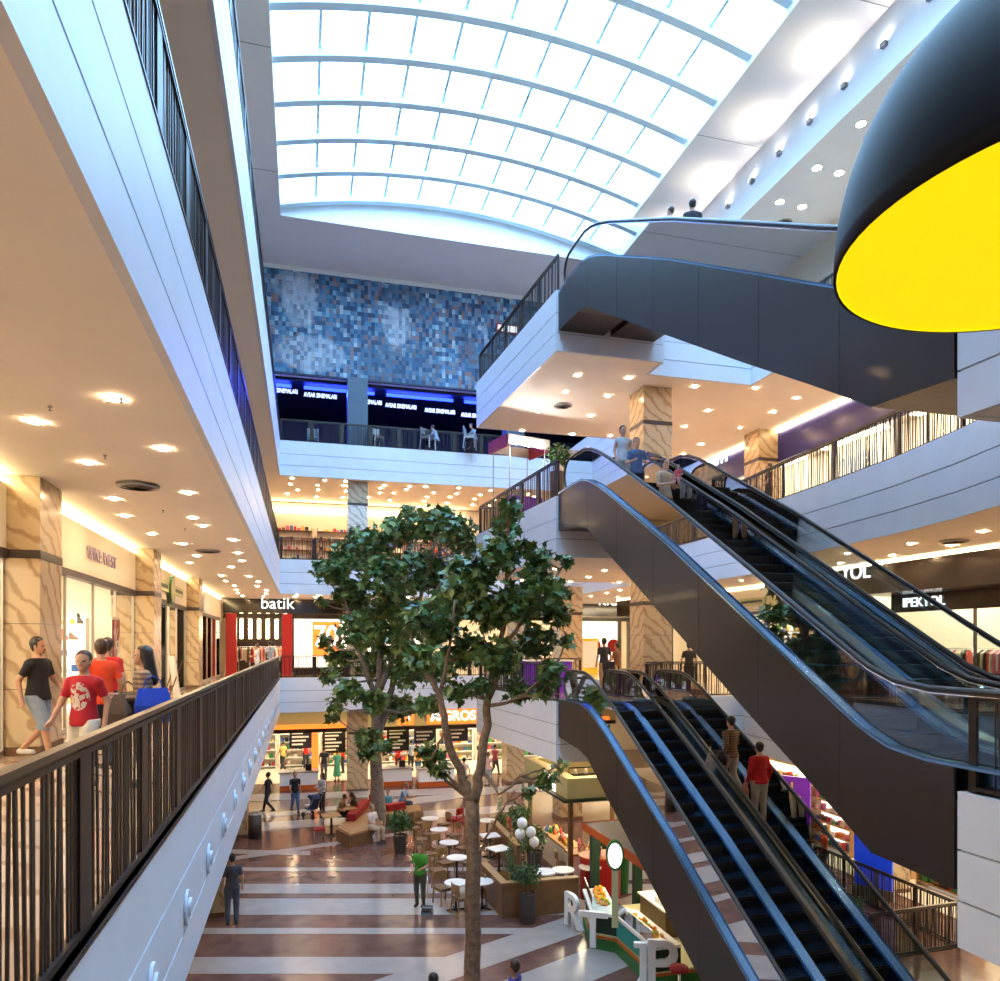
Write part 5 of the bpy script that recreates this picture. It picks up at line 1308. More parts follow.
for sgn in (-1, 1): mb.box(sgn * 1.35 - .7, sgn * 1.35 + .7, -.045, -.03, -.04, .06)
mb.build('lettering_strip', 'green_dark', gs)
sb = empty('shop_sign', (XS + .06, 30.8, F1 + 3.25), PI / 2, 'pale double sign board over the third left shop', 'sign')
for x in (-.9, .9):
    mb = MB(); mb.box(x - .75, x + .75, -.1, 0, -.35, .35); mb.build('sign_board', 'grey_metal' if x < 0 else 'paper', sb)
# inside the shoe shop
for i, (x, y, rz_) in enumerate(((-7.7, 19.5, 0), (-5.85, 19.5, 0), (-7.6, 15, PI / 2))):
    shelf_unit((x, y, F1), rz_, 1.6, 2.2, .35, 6, ['lit shelf of shoes at the back left of the shoe shop wall', 'lit shelf of shoes nearest the window in the shoe shop', 'lit shelf of shoes on the rear side of the shoe shop'][i], seed=i + 3, body='plastic_white', glow=True)
for i, y in enumerate((5.8, 8.0, 10.0)):
    shelf_unit((-6.8, y, F1), PI / 2, 1.8, 2.2, .35, 5, ['shelf deep in the leftmost shop, partly cut off', 'middle shelf deep in the leftmost shop', 'shelf in the leftmost shop beside the marble column'][i], seed=i + 13, body='plastic_white', glow=True)
for i, (x, y, rz_) in enumerate(((-7.2, 24, PI / 2), (-5.5, 27.5, 0), (-7.2, 27.5, 0))):
    shelf_unit((x, y, F1), rz_, 1.5, 2.3, .4, 7, ['tall lit shelf at the rear of the second left shop', 'tall lit shelf nearest the window of the second left shop', 'tall lit shelf deeper inside the second left shop'][i], seed=i + 23, body='wood_dark', glow=True)
for i, y in enumerate((30, 32.2)): shelf_unit((-6, y, F1), PI / 2, 1.6, 2.2, .4, 5, ['shelf inside the third left shop', 'far shelf inside the third left shop'][i], seed=i + 33, glow=True)
# poster with sale triangle and the standing board
ps = empty('window_poster', (XS - .085, 17.9, F1 + .9), PI / 2, 'red and white sale poster in the shoe shop window', 'poster')
mb = MB(); mb.box(-.35, .35, -.01, .01, 0, 1.25); mb.build('sheet', 'paper', ps); mb = MB(); mb.extrude([(-.33, 1.2), (.33, 1.2), (.33, .9), (-.1, .1), (-.33, .1)], 1, -.016, -.011); mb.build('red_area', 'red', ps)
text('lettering', '%', .7, 'paper', ps, Matrix.Translation((0, -.02, .75)) @ Matrix.Rotation(PI / 2, 4, 'X'), .002)
bo = empty('standing_board', (-3.35, 21.6, F1), 1.9, 'white standing advertisement board on the walkway before the second left shop', 'board')
T = Matrix.Rotation(-.12, 4, 'X')
mb = MB(); mb.box(-.42, .42, -.02, .02, .05, 1.25, 0, T); mb.build('board_panel', 'paper', bo)
mb = MB()
for i in range(9): mb.box(-.3 + .2 * (i % 4), -.18 + .2 * (i % 4), -.026, -.021, .35 + .28 * (i // 4), .5 + .28 * (i // 4), 0, T)
mb.build('pictures', 'grey_metal', bo)
mb = MB(); mb.beam((-.4, .35, 0), (-.4, -.05, 1.1), .03, .03); mb.beam((.4, .35, 0), (.4, -.05, 1.1), .03, .03); mb.build('strut', 'wood_dark', bo)
pb = empty('poster_stand', at(158, 16.5, F1), 1.2, 'small red brown box stand beside the white advertisement board', 'stand'); mb = MB(); mb.box(-.25, .25, -.1, .1, 0, .5); mb.build('box_panel', 'wood_dark', pb); mb = MB(); mb.box(-.28, .28, -.12, .12, .5, .54); mb.build('lid', 'red', pb)

# --- batik shop and its neighbours on the far first gallery
YF = 38.6
mb = MB(); mb.box(-3.9, 20.9, YF, YF + .3, F1 + 3.15, F1 + 3.88); struct(mb.build('trim_8', 'black_fascia'))
mb = MB(); mb.box(-3.9, 20.9, YF + .02, YF + .25, F1 + 2.9, F1 + 3.13); struct(mb.build('trim_9', 'dark_fascia'))
sign('shop_sign', 'batik', (at(277.5, 37.6, 0).x + .02, YF - .04, pz(604.5, 37.6)), 0, .84, 'white lit word batik on the black band of the far shop', 'text_white', bold=.0)
sign('shop_sign', 'KIGILI', (at(640, 38.5, 0).x, YF - .04, pz(599, 39.5)), 0, .75, 'white letters KIGILI half hidden behind the marble column', 'text_white', bold=.0)
def block(name, x0, x1, y0, y1, z0, z1, m_, label=None, cat=None, group=None, kind=None):
    mb = MB(); mb.box(x0, x1, y0, y1, z0, z1); o = mb.build(name, m_); return tag(o, label, cat, group, kind)
def xat(px, y):   # world x of the image column px on the plane at depth y
    kq = (px - 500) / 727; return y * (kq * CA + SA) / (CA - kq * SA)
for i, px in enumerate((213, 231, 287)):
    x = xat(px, YF - .1); w_ = .5 if i else .35
    block('door_pillar', x - w_ / 2, x + w_ / 2, YF - .12, YF + .3, F1, F1 + 3.13, 'red', ['leftmost red pillar beside the batik shop front', 'red pillar left of the batik entrance', 'red pillar right of the batik entrance'][i], 'pillar', 'red pillars of the batik shop')
x0, x1 = xat(288, YF) + .3, xat(420, YF)
block('wall_shop_window', x0, x1, YF + .1, YF + .2, F1 + .4, F1 + 2.88, 'glow_panel', kind='structure')
block('trim_10', x0, x1, YF - .0, YF + .3, F1, F1 + .4, 'dark_fascia', kind='structure')
ps = empty('sale_poster', (xat(326, YF), YF + .04, F1 + 1.0), 0, 'orange sale poster with a large white number 70 in the far shop window', 'poster')
mb = MB(); mb.box(-.68, .68, 0, .02, 0, 1.75); mb.build('sheet', 'orange_lit', ps)
text('lettering', '70', 1.5, 'text_white', ps, Matrix.Translation((0, -.015, .95)) @ Matrix.Rotation(PI / 2, 4, 'X'), .004, bold=.02, xs=.85)
b0 = empty('bench', (xat(312, 36.5), 36.3, F1), 0, 'dark low bench on the far first gallery behind the railing', 'bench')
mb = MB(); mb.box(-.9, .9, -.2, .2, .40, .46); mb.build('seat', 'wood_dark', b0)
for x in (-.8, .8): mb = MB(); mb.box(x - .04, x + .04, -.18, .18, 0, .40); mb.build('leg', 'black', b0)
block('wall_batik_back', -3.9, 4, 43.5, 43.7, F1, F1 + 3.8, 'dark_fascia', kind='structure')
for i in range(6):
    x = xat(240 + 9 * i, 42.5)
    o = empty('clothes_lamp', (x, 43.43, F1 + 1.9), 0, 'tall glowing wall light inside the batik shop', 'lamp', 'glowing wall lights in the batik shop'); mb = MB(); mb.box(-.09, .09, 0, .06, 0, 1.1); mb.build('shade', 'cove', o)
def rack(loc, rz, w_, label, seed, group, h_=1.45):
    o = empty('clothes_rack', loc, rz, label, 'clothes rack', group); Rs = random.Random(seed)
    mb = MB(); mb.tube([(-w_ / 2, 0, 0), (-w_ / 2, 0, h_), (w_ / 2, 0, h_), (w_ / 2, 0, 0)], .018, 6)
    mb.beam((-w_ / 2, -.25, .02), (-w_ / 2, .25, .02), .04, .03); mb.beam((w_ / 2, -.25, .02), (w_ / 2, .25, .02), .04, .03); mb.build('frame', 'chrome', o)
    x = -w_ / 2 + .08; n = 0
    while x < w_ / 2 - .05:
        L = Rs.uniform(.6, .95); t = Rs.uniform(.03, .06)
        mb = MB(); mb.extrude([(-.03, h_ - .04), (.03, h_ - .04), (.2, h_ - .14), (.22, h_ - L), (-.22, h_ - L), (-.2, h_ - .14)], 0, x, x + t); mb.build('garment', GOODS[Rs.choice((2, 2, 5, 6, 0, 7, 9, 2))], o)
        x += t + Rs.uniform(.02, .06); n += 1
    return o
for i, px in enumerate((238, 250, 262, 276)): rack((xat(px, 40.6), 40.2 + (i % 2) * .8, F1), .2 * i, 1.2, ['clothes rack at the left of the batik shop', 'clothes rack beside the batik entrance', 'clothes rack in the middle of the batik shop', 'clothes rack at the right of the batik shop'][i], 40 + i, 'clothes racks in the batik shop')
for i, x in enumerate((-2, 2.2, 6.2, 10.5, 15, 18.5)):
    o = panel_light(x - 1.2, x + 1.2, 40, 42.8, F1 + 3.85, 'shop_light'); tag(o, 'ceiling light panel inside the shops of the far first gallery', 'light panel', 'light panels of the far first gallery shops')
# bright fashion windows around the big column, with round red motifs
x0, x1 = xat(578, YF), xat(618, YF)
block('wall_shop_window', x0, x1, YF + .1, YF + .2, F1 + .1, F1 + 2.88, 'glow_panel', kind='structure')
for px in (595, 614):
    mb = MB(); mb.extrude([(.38 * math.cos(a), .38 * math.sin(a)) for a in [2 * PI * k / 24 for k in range(24)]], 1, -.02, 0); o = mb.build('window_decal', 'redfab'); o.location = (xat(px, YF), YF + .08, F1 + 1.5)
    tag(o, 'round red motif on the bright shop window above the lower escalators, %s of the pair' % ('left' if px < 600 else 'right'), 'decal')
for px in (620, 630):
    block('mullion', xat(px, YF) - .09, xat(px, YF) + .09, YF, YF + .3, F1, F1 + 2.9, 'band', kind='structure')
yf = empty('freezer', (xat(586, 37.6), 37.4, F1), 0, 'yellow and white vending unit before the bright window, above the lower escalators', 'vending unit')
mb = MB(); mb.box(-.5, .5, -.35, .35, 0, 1.9); mb.build('cabinet', 'fruit_yellow', yf); mb = MB(); mb.box(-.42, .42, -.37, -.351, .3, 1.75); mb.build('door', 'paper', yf)
pp = empty('sales_stand', (xat(548, 34.2) , 30.0, F1), 0, 'purple counter stand on the far landing left of the lower escalators', 'stand'); pp.location = at(546, 24.0, F1)
mb = MB(); mb.box(-.8, .8, -.3, .3, 0, 1.0); mb.build('counter_body', 'purple_panel', pp); mb = MB(); mb.box(-.85, .85, -.35, .35, 1.0, 1.05); mb.build('counter_top', 'paper', pp)
bd = empty('notice_board', at(612, 22.3, F1), .2, 'small dark purple notice stand at the top of the lower escalators', 'notice stand')
mb = MB(); mb.box(-.22, .22, -.02, .02, .25, 1.05, 0, Matrix.Rotation(-.2, 4, 'X')); mb.build('panel', 'dark_wall', bd); mb = MB(); mb.beam((-.2, .3, 0), (-.2, -.1, .9), .03, .03); mb.beam((.2, .3, 0), (.2, -.1, .9), .03, .03); mb.build('strut', 'black', bd)

# --- far second gallery and its warm shop wall
block('wall_second_gallery', -9, 20.9, 41.5, 41.7, F2, F2 + 3.85, 'shop_wall', kind='structure')
mb = MB(); mb.box(-4, 9, 41.38, 41.5, F2 + 3.4, F2 + 3.5); o = mb.build('cove_light', 'cove'); tag(o, 'warm strip of light at the back of the far second gallery', 'light strip')
for i in range(4):
    shelf_unit((xat(290, 41) + i * 2.6, 41.0, F2), 0, 2.3, 2.4, .4, 5, ['leftmost shelf', 'second shelf', 'third shelf', 'rightmost shelf'][i] + ' behind the railing of the far second gallery', seed=60 + i, group='shelves of the far second gallery', body='wood')
person(at(315, 38, F2), .4, 1.65, 'person in a brown coat behind the far second gallery railing', (.25, .14, .08), (.1, .08, .07), 'stand', 'brown', h=.045)
# kiosk with red and white roof on the second gallery landing
kq = Vector((7.05, 23.7, F2))
kb = empty('kiosk', kq, .25, 'small kiosk with a red and white lit canopy above the tree tops', 'kiosk')
mb = MB()
for (x, y) in ((-1.1, -.9), (1.1, -.9), (-1.1, .9), (1.1, .9)): mb.tube([(x, y, 0), (x, y, 2.64)], .03, 6)
mb.build('frame', 'grey_metal', kb)
mb = MB()
for sg in (-1, 1): mb.box(-1.3, 1.3, sg * 1.05 - .05, sg * 1.05 + .05, 2.62, 2.95, 0); mb.box(sg * 1.3 - .05, sg * 1.3 + .05, -1.0, 1.0, 2.55, 2.95, 1)
mb.build('canopy', ['grey_metal', 'red'], kb)
mb = MB(); mb.box(-1.0, 1.0, -.8, -.3, 0, 1.0); mb.build('counter', 'purple_panel', kb)
for i in range(3): mb = MB(); mb.ball((0, 0, 0), .10, 12); o = mb.build('bulb', 'cool_lamp', kb); o.location = (-.9 + .8 * i, -1.2, 2.7)
kb.scale = (.62, .62, 1.0)
plant('potted_plant', (8.3, 23.3, F2), .25, 1.9, [((0, 0, 2.5), .5), ((.3, 0, 2.4), .35)], 420, .16, 'tall leafy plant beside the kiosk with the red and white canopy')

# --- cinema level: mosaic wall, neon letters
def mosaic_mat():
    m, nt, b = node_mat('photo_tile_mosaic'); b.inputs['Roughness'].default_value = .55
    L = nt.links; N = nt.nodes.new
    tc = N('ShaderNodeTexCoord'); mp = N('ShaderNodeMapping'); mp.inputs['Scale'].default_value = (6.0, 6.0, 4.6)
    L.new(tc.outputs['Object'], mp.inputs['Vector'])
    fl = N('ShaderNodeVectorMath'); fl.operation = 'FLOOR'; L.new(mp.outputs[0], fl.inputs[0])
    wn = N('ShaderNodeTexWhiteNoise'); L.new(fl.outputs[0], wn.inputs['Vector'])
    ns = N('ShaderNodeTexNoise'); ns.inputs['Scale'].default_value = 6; ns.inputs['Detail'].default_value = 3; L.new(mp.outputs[0], ns.inputs['Vector'])
    hs = N('ShaderNodeValToRGB'); e = hs.color_ramp.elements; e[0].color = (.015, .04, .10, 1); e[1].color = (.55, .62, .66, 1); e[0].position = .0; e[1].position = 1
    for p, c in ((.3, (.04, .14, .28, 1)), (.5, (.10, .26, .42, 1)), (.66, (.22, .24, .32, 1)), (.8, (.30, .14, .12, 1)), (.9, (.22, .46, .60, 1))): x = hs.color_ramp.elements.new(p); x.color = c
    L.new(wn.outputs['Value'], hs.inputs[0])
    # loose pale figures: plain head and shoulder ovals without features
    sx = N('ShaderNodeSeparateXYZ'); L.new(tc.outputs['Object'], sx.inputs[0])
    tot = None
    def math_(op, a, b_=None):
        n = N('ShaderNodeMath'); n.operation = op
        for i, v in enumerate((a, b_)):
            if v is None: continue
            if isinstance(v, (int, float)): n.inputs[i].default_value = v
            else: L.new(v, n.inputs[i])
        return n.outputs[0]
    for (cx, cz, rx, rz, amt) in FIG:
        dx = math_('DIVIDE', math_('SUBTRACT', sx.outputs[0], cx), rx); dzz = math_('DIVIDE', math_('SUBTRACT', sx.outputs[2], cz), rz)
        r2 = math_('ADD', math_('MULTIPLY', dx, dx), math_('MULTIPLY', dzz, dzz))
        v = math_('MULTIPLY', math_('MULTIPLY', math_('LESS_THAN', math_('ADD', r2, math_('MULTIPLY', ns.outputs[0], 1.3)), 1.6), amt), math_('ADD', math_('MULTIPLY', wn.outputs['Value'], .9), .5))
        tot = v if tot is None else math_('ADD', tot, v)
    mr = math_('MAXIMUM', math_('MINIMUM', tot, .75), -.6)
    mx = N('ShaderNodeMix'); mx.data_type = 'RGBA'; L.new(math_('MAXIMUM', mr, 0.0), mx.inputs[0]); L.new(hs.outputs[0], mx.inputs[6]); mx.inputs[7].default_value = (.62, .66, .72, 1)
    m2 = N('ShaderNodeMix'); m2.data_type = 'RGBA'; L.new(math_('MAXIMUM', math_('MULTIPLY', mr, -1.0), 0.0), m2.inputs[0]); L.new(mx.outputs[2], m2.inputs[6]); m2.inputs[7].default_value = (.01, .04, .10, 1)
    m3 = N('ShaderNodeMix'); m3.data_type = 'RGBA'; m3.blend_type = 'MULTIPLY'; m3.inputs[0].default_value = .8; L.new(m2.outputs[2], m3.inputs[6]); 
    cr = N('ShaderNodeValToRGB'); cr.color_ramp.elements[0].position = .35; cr.color_ramp.elements[1].position = .6; cr.color_ramp.elements[0].color = (.35, .4, .5, 1); L.new(ns.outputs[0], cr.inputs[0]); L.new(cr.outputs[0], m3.inputs[7])
    L.new(m3.outputs[2], b.inputs['Base Color']); return m
MX = 5.0
def fx(px): return xat(px, 35.85) - MX
FIG = [(fx(300), 3.4, .85, 1.2, .6), (fx(296), 4.1, 1.1, .8, .35), (fx(312), 1.0, 1.6, .9, .5), (fx(397), 2.9, .75, 1.15, .62), (fx(398), 4.2, 1.0, .6, -.5), (fx(382), .8, 1.2, 1.1, -.4), (fx(420), .9, 1.0, 1.2, -.35), (fx(470), 2.2, .8, 1.2, -.35), (fx(482), 2.6, .35, .9, .4)]
ms = empty('mosaic_picture', (MX, 35.9, 19.95), 0, 'huge blue mosaic picture of small photo tiles on the wall above the cinema level', 'mosaic')
mb = MB(); mb.box(-10, 10, -.06, .06, 0, 4.85); mb.build('tile_panel', mosaic_mat(), ms)
mb = MB(); mb.box(-10.05, 10.05, -.08, .08, -.08, -.001); mb.build('lower_edge', 'dark_wall', ms)
for i, (px, s_) in enumerate(((281, 'partly hidden'), (320.5, 'second'), (366, 'beside the grey column'), (401, 'fourth'), (440, 'fifth'), (476, 'rightmost'))):
    sign('cinema_sign', 'AVSAR SINEMALARI', (xat(px, 36.6), 36.6, pz(397 + .045 * (px - 280) - 2.5, 35.6)), 0, .30, 'small lit letters on the dark cinema front, %s of the row' % (s_ if i else 'leftmost'), 'text_blue', 'lit cinema letters', xs=.6, bold=.0)
mb = MB()
for i in range(5): mb.box(-4 + i * 4, -.6 + i * 4, 36.7, 36.8, 19.55, 19.68)
o = mb.build('neon_strip', 'neon_blue'); tag(o, 'blue neon strips glowing under the mosaic picture', 'neon light')
for i in range(5):
    l = bpy.data.lights.new('neon_glow', 'AREA'); l.energy = 130; l.color = (.03, .06, 1); l.shape = 'RECTANGLE'; l.size = 3.2; l.size_y = .3
    q = bpy.data.objects.new('neon_glow', l); COL.objects.link(q); q.location = (-2.3 + i * 4, 37.2, 19.6); q.rotation_euler = (-.5, 0, 0)
CD = make_chair('grey_metal', 'grey_metal', 'metal_chair')
for i, (px, s_) in enumerate(((313, 'leftmost'), (377, 'second from the left'), (428, 'third from the left'), (470, 'rightmost'))):
    place(CD, at(px, 35.2, F3 + .02), PI + .4 * i, s_ + ' pale metal chair behind the railing of the blue lit cinema level', 'chair', 'chairs on the cinema level').scale = (1.3, 1.3, 1.3)
rs = empty('wall_screen', (xat(507, 35.75), 35.7, 23.15), 0, 'small red framed bright sign at the right edge of the mosaic', 'sign'); mb = MB(); mb.box(-.6, .6, -.04, .04, -.22, .22); mb.build('frame', 'red', rs); mb = MB(); mb.box(-.5, .5, -.055, -.041, -.15, .15); mb.build('screen', 'glow_panel', rs)

# --- supermarket on the ground floor
YM = 38.4
block('trim_11', -3.9, 20.9, YM, YM + .4, 2.55, 2.75, 'dark_fascia', kind='structure')
block('trim_12', -3.9, 20.9, YM + .05, YM + .4, 2.75, 3.88, 'cream_green', kind='structure')
so = empty('supermarket_sign', (xat(440, YM), YM + .045, 3.2), 0, 'orange supermarket name boards with white letters across the far ground floor', 'sign')
cx = so.location.x
for a, b in ((398, 414), (428, 480)):
    mb = MB(); mb.box(xat(a, YM) - cx, xat(b, YM) - cx, -.06, 0, -.38, .42); mb.build('sign_board', 'orange_lit', so)
text('lettering', 'MIGROS', .72, 'text_white', so, Matrix.Translation((xat(453, YM) - cx, -.075, .02)) @ Matrix.Rotation(PI / 2, 4, 'X'), .01, bold=.02, xs=.95)
text('lettering', 'M', .62, 'text_white', so, Matrix.Translation((xat(406, YM) - cx, -.075, .02)) @ Matrix.Rotation(PI / 2, 4, 'X'), .01, bold=.0)
mb = MB(); mb.box(-3.5, xat(345, YM), YM - .03, YM - .001, 2.76, 2.98); o = mb.build('orange_band', 'orange_lit'); tag(o, 'long orange strip over the supermarket entrance, left of the marble column', 'sign')
for x in (-2, 1.5, 5, 8.5, 12, 15.5, 19):
    for y in (40.2, 43):
        o = panel_light(x - 1.1, x + 1.1, y - .9, y + .9, 3.86); tag(o, 'ceiling light panel inside the supermarket', 'light panel', 'light panels in the supermarket')
for i, px in enumerate((299, 393, 435)):
    q = at(px, 36.6 if i else 35.6, 0)
    o = empty('checkout_counter', q, 0, ['white and orange checkout counter at the left of the supermarket', 'checkout counter with the red cashier right of the marble column', 'checkout counter behind the shoppers at the supermarket'][i], 'counter')
    mb = MB(); mb.box(-.9, .9, -.45, .45, .25, .85); mb.build('body', 'plastic_white', o); mb = MB(); mb.box(-.9, .9, -.45, .45, 0, .25); mb.build('plinth', 'orange', o)
    mb = MB(); mb.box(-.95, .95, -.5, .5, .85, .90); mb.build('belt_top', 'grey_metal', o); mb = MB(); mb.box(.3, .6, -.1, .1, .90, 1.2); mb.build('register', 'black', o)
for i, (px, py) in enumerate(((301, 738), (334, 739), (398, 737), (425, 733), (457, 731))):
    q = at(px, 39.5, pz(py, 39.5)); o = empty('hanging_board', q, 0, ['dark cartoonless price board left of the supermarket checkout', 'tall black and white list board beside the marble column', 'black and white list board right of the marble column', 'dark blue board over the shoppers', 'dark board left of the tree fork'][i].replace('cartoonless ', ''), 'board')
    mb = MB(); mb.box(-.6, .6, -.03, .03, -.75 if i in (1, 2) else -.55, .75 if i in (1, 2) else .55); mb.build('panel', 'dark_wall' if i not in (1, 2) else 'black', o)
    mb = MB()
    for k in range(7 if i in (1, 2) else 4):
        z = -.62 + k * .19 if i in (1, 2) else -.38 + k * .2; mb.box(-.48, .1 + .3 * ((k * 7) % 3) / 2, -.04, -.031, z, z + .09)
    mb.build('writing_lines', 'paper', o)
    mb = MB(); mb.tube([(-.5, 0, .5), (-.5, 0, 3.86 - q.z)], .006, 4); mb.tube([(.5, 0, .5), (.5, 0, 3.86 - q.z)], .006, 4); mb.build('wire', 'grey_metal', o)
for i in range(9): shelf_unit((-2.6 + i * 2.3, 43.5, 0), 0, 2.1, 2.1, .5, 5, 'well stocked shelf at the back of the supermarket', seed=80 + i, group='shelves at the back of the supermarket', body='plastic_white')
o = empty('orange_gate', (xat(315, 38.9), 38.9, 0), 0, 'orange upright frame at the left side of the supermarket entrance', 'gate'); mb = MB(); mb.box(-.16, .16, -.15, .15, 0, 2.5); mb.build('upright', 'orange_lit', o)

# --- right hand side, first gallery: clothes shop
XE = 15.7
mb = MB(); mb.box(XE, XE + .2, 3, 34.9, F1 + 3.0, F1 + 3.82); struct(mb.build('trim_13', 'dark_fascia'))
mb = MB(); mb.box(XE - .02, XE + .06, 3, 34.9, F1 + 3.825, F1 + 3.86); o = mb.build('cove_light', 'cove'); tag(o, 'thin warm light line above the dark band of the clothes shop on the right', 'light strip')
mb = MB(); mb.box(17.0, 17.15, 4, 18.0, F1 + 2.5, F1 + 3.0); mb.box(XE + .2, 17.15, 4, 18.2, F1 + 3.0, F1 + 3.1); struct(mb.build('trim_14', 'dark_fascia'))
def yat(px, x): kq = (px - 500) / 727; return (x * CA - kq * x * SA) / (SA + kq * CA)
sign('shop_sign', 'IPEKYOL', (XE - .03, yat(842, XE), pz(574, 21.9)), -PI / 2, .66, 'large white letters IPEKYOL on the dark curved band, partly behind the escalator', 'text_white', xs=.92)
sign('shop_sign', 'IPEKYOL', (16.96, yat(924, 17), F1 + 2.76), -PI / 2, .38, 'smaller white letters IPEKYOL on the lower dark band at the right edge', 'text_white', xs=1.0)
wg = empty('window_3', (17.05, 4, F1)); wg['kind'] = 'structure'
for k in range(5):
    mb = MB(); mb.box(-.006, .006, k * 2.8 + .03, k * 2.8 + 2.77, .02, 2.5); mb.build('glass_pane', 'shopglass', wg); mb = MB(); mb.box(-.05, .05, k * 2.8 - .03 + .03, k * 2.8 + .03, 0, 2.5); mb.build('mullion', 'band', wg)
wg = empty('window_4', (XE + .1, 18.2, F1)); wg['kind'] = 'structure'
for k in range(6):
    mb = MB(); mb.box(-.006, .006, k * 2.75 + .03, k * 2.75 + 2.72, .02, 3.0); mb.build('glass_pane', 'shopglass', wg); mb = MB(); mb.box(-.05, .05, k * 2.75, k * 2.75 + .06, 0, 3.0); mb.build('mullion', 'band', wg)
block('wall_right_shop', 20.4, 20.6, 3, 34.9, F1, F1 + 3.85, 'shop_wall', kind='structure')
for i, y in enumerate((6, 10, 14, 18.5, 23, 27.5, 32)):
    o = panel_light(17.4, 20.2, y - 1.4, y + 1.4, F1 + 3.84); tag(o, 'ceiling light panel inside the clothes shop on the right', 'light panel', 'light panels in the clothes shop')
for i, (x, y) in enumerate(((17.9, 15.2), (18.1, 13.5), (17.8, 12.0), (19, 14.4), (17.6, 16.6))): rack((x, y, F1), PI / 2 + .1 * i, 1.3, ['clothes rack behind the second window of the clothes shop', 'clothes rack in the right window of the clothes shop', 'clothes rack at the picture edge in the clothes shop', 'clothes rack deeper in the clothes shop', 'clothes rack beside the dark window post'][i], 90 + i, 'clothes racks of the right hand shop')
rack((17.2, 21.5, F1), PI / 2, 1.5, 'clothes rack behind the escalator in the shop with the big letters', 99, 'clothes racks of the right hand shop')
rack((17.4, 24.5, F1), PI / 2, 1.5, 'clothes rack far back behind the middle escalators', 98, 'clothes racks of the right hand shop')
for i in range(4):
    y = 19.0 + i * .75; o = empty('track_spotlight', (16.6, y, F1 + 3.45), 0, 'black spotlight hanging in the shop window under the dark band', 'spotlight', 'black window spotlights'); mb = MB(); mb.cyl((0, 0), .06, -.2, 0, 12); mb.build('can', 'black', o); mb = MB(); mb.cyl((0, 0), .012, 0, .455, 6); mb.build('rod', 'black', o)

# --- right hand side, second gallery: purple and red shopfronts
XP = 16.75
block('trim_15', XP, XP + .2, 16.6, 34.9, F2 + 2.75, F2 + 3.8, 'purple_fascia', kind='structure')
block('trim_16', XP - .1, XP + .2, 3, 15.9, F2 + 2.75, F2 + 3.8, 'red', kind='structure')
mb = MB(); mb.box(XP - .12, XP - .04, 3, 34.9, F2 + 3.805, F2 + 3.85); o = mb.build('cove_light', 'cove'); tag(o, 'bright curved light line over the purple and red shop bands', 'light strip')
sign('shop_sign', 'zenevi', (XP - .05, yat(712, XP), pz(458, 30.5)), -PI / 2, 1.0, 'white lower case letters on the purple shop band', 'text_white', bold=.012)
sign('shop_sign', 'J', (XP - .14, 14.6, F2 + 3.3), -PI / 2, .6, 'small white letter on the red shop band below the blue escalator', 'text_white', bold=.0)
wg = empty('window_5', (XP + .1, 3, F2)); wg['kind'] = 'structure'
for k in range(11):
    mb = MB(); mb.box(-.006, .006, k * 2.9 + .03, k * 2.9 + 2.87, .02, 2.74); mb.build('glass_pane', 'shopglass', wg); mb = MB(); mb.box(-.05, .05, k * 2.9, k * 2.9 + .06, 0, 2.74); mb.build('mullion', 'frame_metal', wg)
block('wall_right_shop', 20.4, 20.6, 3, 34.9, F2, F2 + 3.85, 'shop_wall', kind='structure')
for i, y in enumerate((6, 10, 14, 18.5, 23, 27.5, 32)):
    o = panel_light(17.2, 20.2, y - 1.6, y + 1.6, F2 + 3.84); tag(o, 'ceiling light panel inside the upper right shops', 'light panel', 'light panels in the upper right shops')
for i in range(9): shelf_unit((19.9, 5.5 + i * 3.0, F2), -PI / 2, 2.4, 2.3, .4, 5, 'stocked shelf behind the windows of the upper right shops', seed=120 + i, group='shelves in the upper right shops', body='plastic_white', glow=True)
o = empty('window_display', (17.3, yat(858, 17.3), F2), -PI / 2, 'blue and white display panel in the bright upper right window', 'display'); mb = MB(); mb.box(-.9, .9, -.04, .04, 0, 1.1); mb.build('panel', 'purple_fascia', o); mb = MB(); mb.box(-.9, .9, -.04, .04, 1.1, 2.2); mb.build('upper_panel', 'glow_panel', o)
# third gallery right: shop wall
block('wall_top_right', 19.6, 19.8, -3, 34.9, F3, 23.3, 'wall', kind='structure')

# --- right hand side, ground floor shops
XG = 16.2
block('trim_17', XG, XG + .2, 3, 38, 2.9, 3.88, 'cream_green', kind='structure')
block('wall_right_ground', 20.4, 20.6, 3, 38, 0, 3.88, 'shop_wall', kind='structure')
for i, y in enumerate((8, 12.5, 17, 21.5, 26, 30.5, 35)):
    o = panel_light(16.8, 20, y - 1.5, y + 1.5, 3.86); tag(o, 'ceiling light panel inside the ground floor shops on the right', 'light panel', 'light panels of the right ground floor shops')
for i in range(8): shelf_unit((17.6 + .2 * (i % 2), 16.5 + i * 2.3, 0), -PI / 2, 1.9, 2.2, .45, 6, 'colourful stocked shelf in the ground floor shop on the right', seed=150 + i, group='shelves in the right ground floor shop', glow=True)
q = at(781, 25.4, 0); o = empty('gift_display', q, -1.0, 'purple display wall with yellow crosses behind the riders on the lower escalator', 'display')
mb = MB(); mb.box(-1.0, 1.0, -.05, .05, .9, 2.5); mb.build('panel', 'purple_panel', o)
mb = MB()
for x in (-.5, .4): mb.box(x - .3, x + .3, -.07, -.051, 1.8, 1.86); mb.box(x - .03, x + .03, -.07, -.051, 1.3, 2.3)
mb.build('ribbons', 'fruit_yellow', o)
mb = MB(); mb.box(-1.0, -.92, -.05, .05, 0, .9); mb.box(.92, 1.0, -.05, .05, 0, .9); mb.build('leg', 'grey_metal', o)
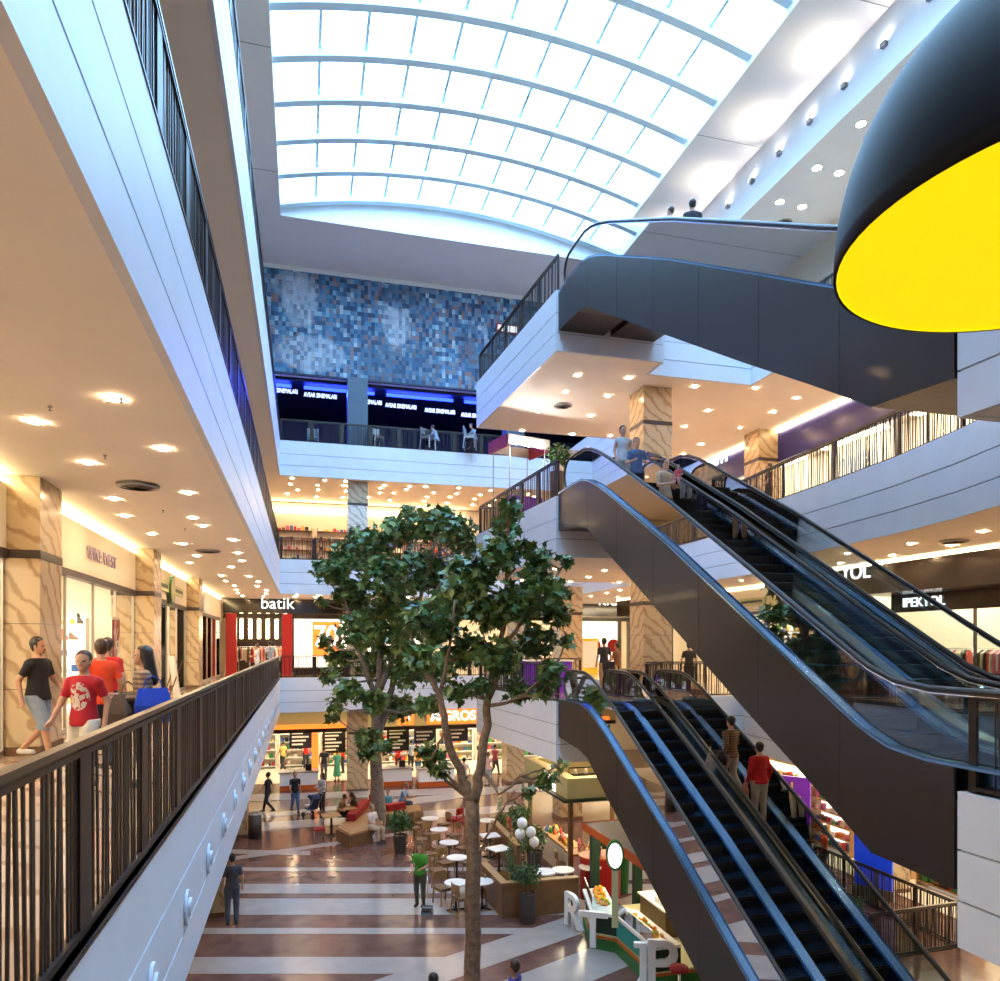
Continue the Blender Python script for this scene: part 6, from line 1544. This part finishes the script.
q = at(851, 21.5, 0); o = empty('blue_screen', (q.x - .3, q.y - 1.2, 0), -1.1, 'bright blue panel beside the marble column on the lower right', 'panel'); mb = MB(); mb.box(-.5, .5, -.05, .05, .3, 1.9); mb.build('panel', 'blue_poster', o); mb = MB(); mb.box(-.55, .55, -.07, .07, 0, .3); mb.build('plinth', 'grey_metal', o)

# the goods on every shelf unit: coloured boxes and bottles, each its own object, nearest first
def shelf_goods():
    proto = {}
    cnt = {}
    GQ.sort(key=lambda g: (g[0].location - Vector((0, 0, EYE))).length)
    for (o, x, ww, hh, z, d_, c, rr) in GQ[:280]:
        T = Matrix.Translation(o.location) @ Matrix.Rotation(o.rotation_euler[2], 4, 'Z')
        kind = 'shoe_box' if rr < .45 else 'bottle' if rr < .6 else 'shoe'
        if kind == 'shoe_box': key = (kind, c)
        else: key = (kind, c)
        if key not in proto:
            mb = MB()
            if kind == 'shoe_box': mb.box(-.5, .5, -.5, .5, 0, .78); mb.box(-.52, .52, -.52, .52, .78, 1.0)
            elif kind == 'bottle': mb.lathe([(.001, 0), (.4, 0), (.42, .55), (.18, .72), (.16, 1.0), (.001, 1.0)], n=10)
            else: mb.extrude([(-.5, 0), (.5, 0), (.5, .25), (.25, .38), (0, .55), (-.2, .95), (-.5, 1.0)], 1, -.22, .22)
            q = mb.build(kind, GOODS[c]); proto[key] = q; first = True
        else: q = proto[key].copy(); COL.objects.link(q)
        q.matrix_world = T @ Matrix.Translation((x + ww / 2, -.02, z + .001)) @ Matrix.Diagonal((ww, min(ww, d_ - .1) * (.9 if kind != 'shoe' else 1.2), hh, 1))
        nm = {'shoe_box': 'small carton', 'bottle': 'small bottle', 'shoe': 'shoe'}[kind]
        tag(q, '%s standing on the %s' % (nm, ' '.join(o['label'].split()[:11])), nm, '%ss on the %s' % (nm, o.get('group') or o['label']))
    # everything beyond the nearest ones: one mass of goods per shelf
    rest = {}
    for g in GQ[280:]: rest.setdefault(g[0].name, (g[0], []))[1].append(g)
    for nme, (o, gs_) in rest.items():
        mb = MB(); mats = []
        for (_, x, ww, hh, z, d_, c, rr) in gs_:
            if GOODS[c] not in mats: mats.append(GOODS[c])
            mb.box(x, x + ww, -min(ww, d_ - .1) / 2 - .02, min(ww, d_ - .1) / 2 - .02, z + .001, z + hh, mats.index(GOODS[c]))
        q = mb.build('shelf_goods', mats, o); q['kind'] = 'stuff'
shelf_goods()
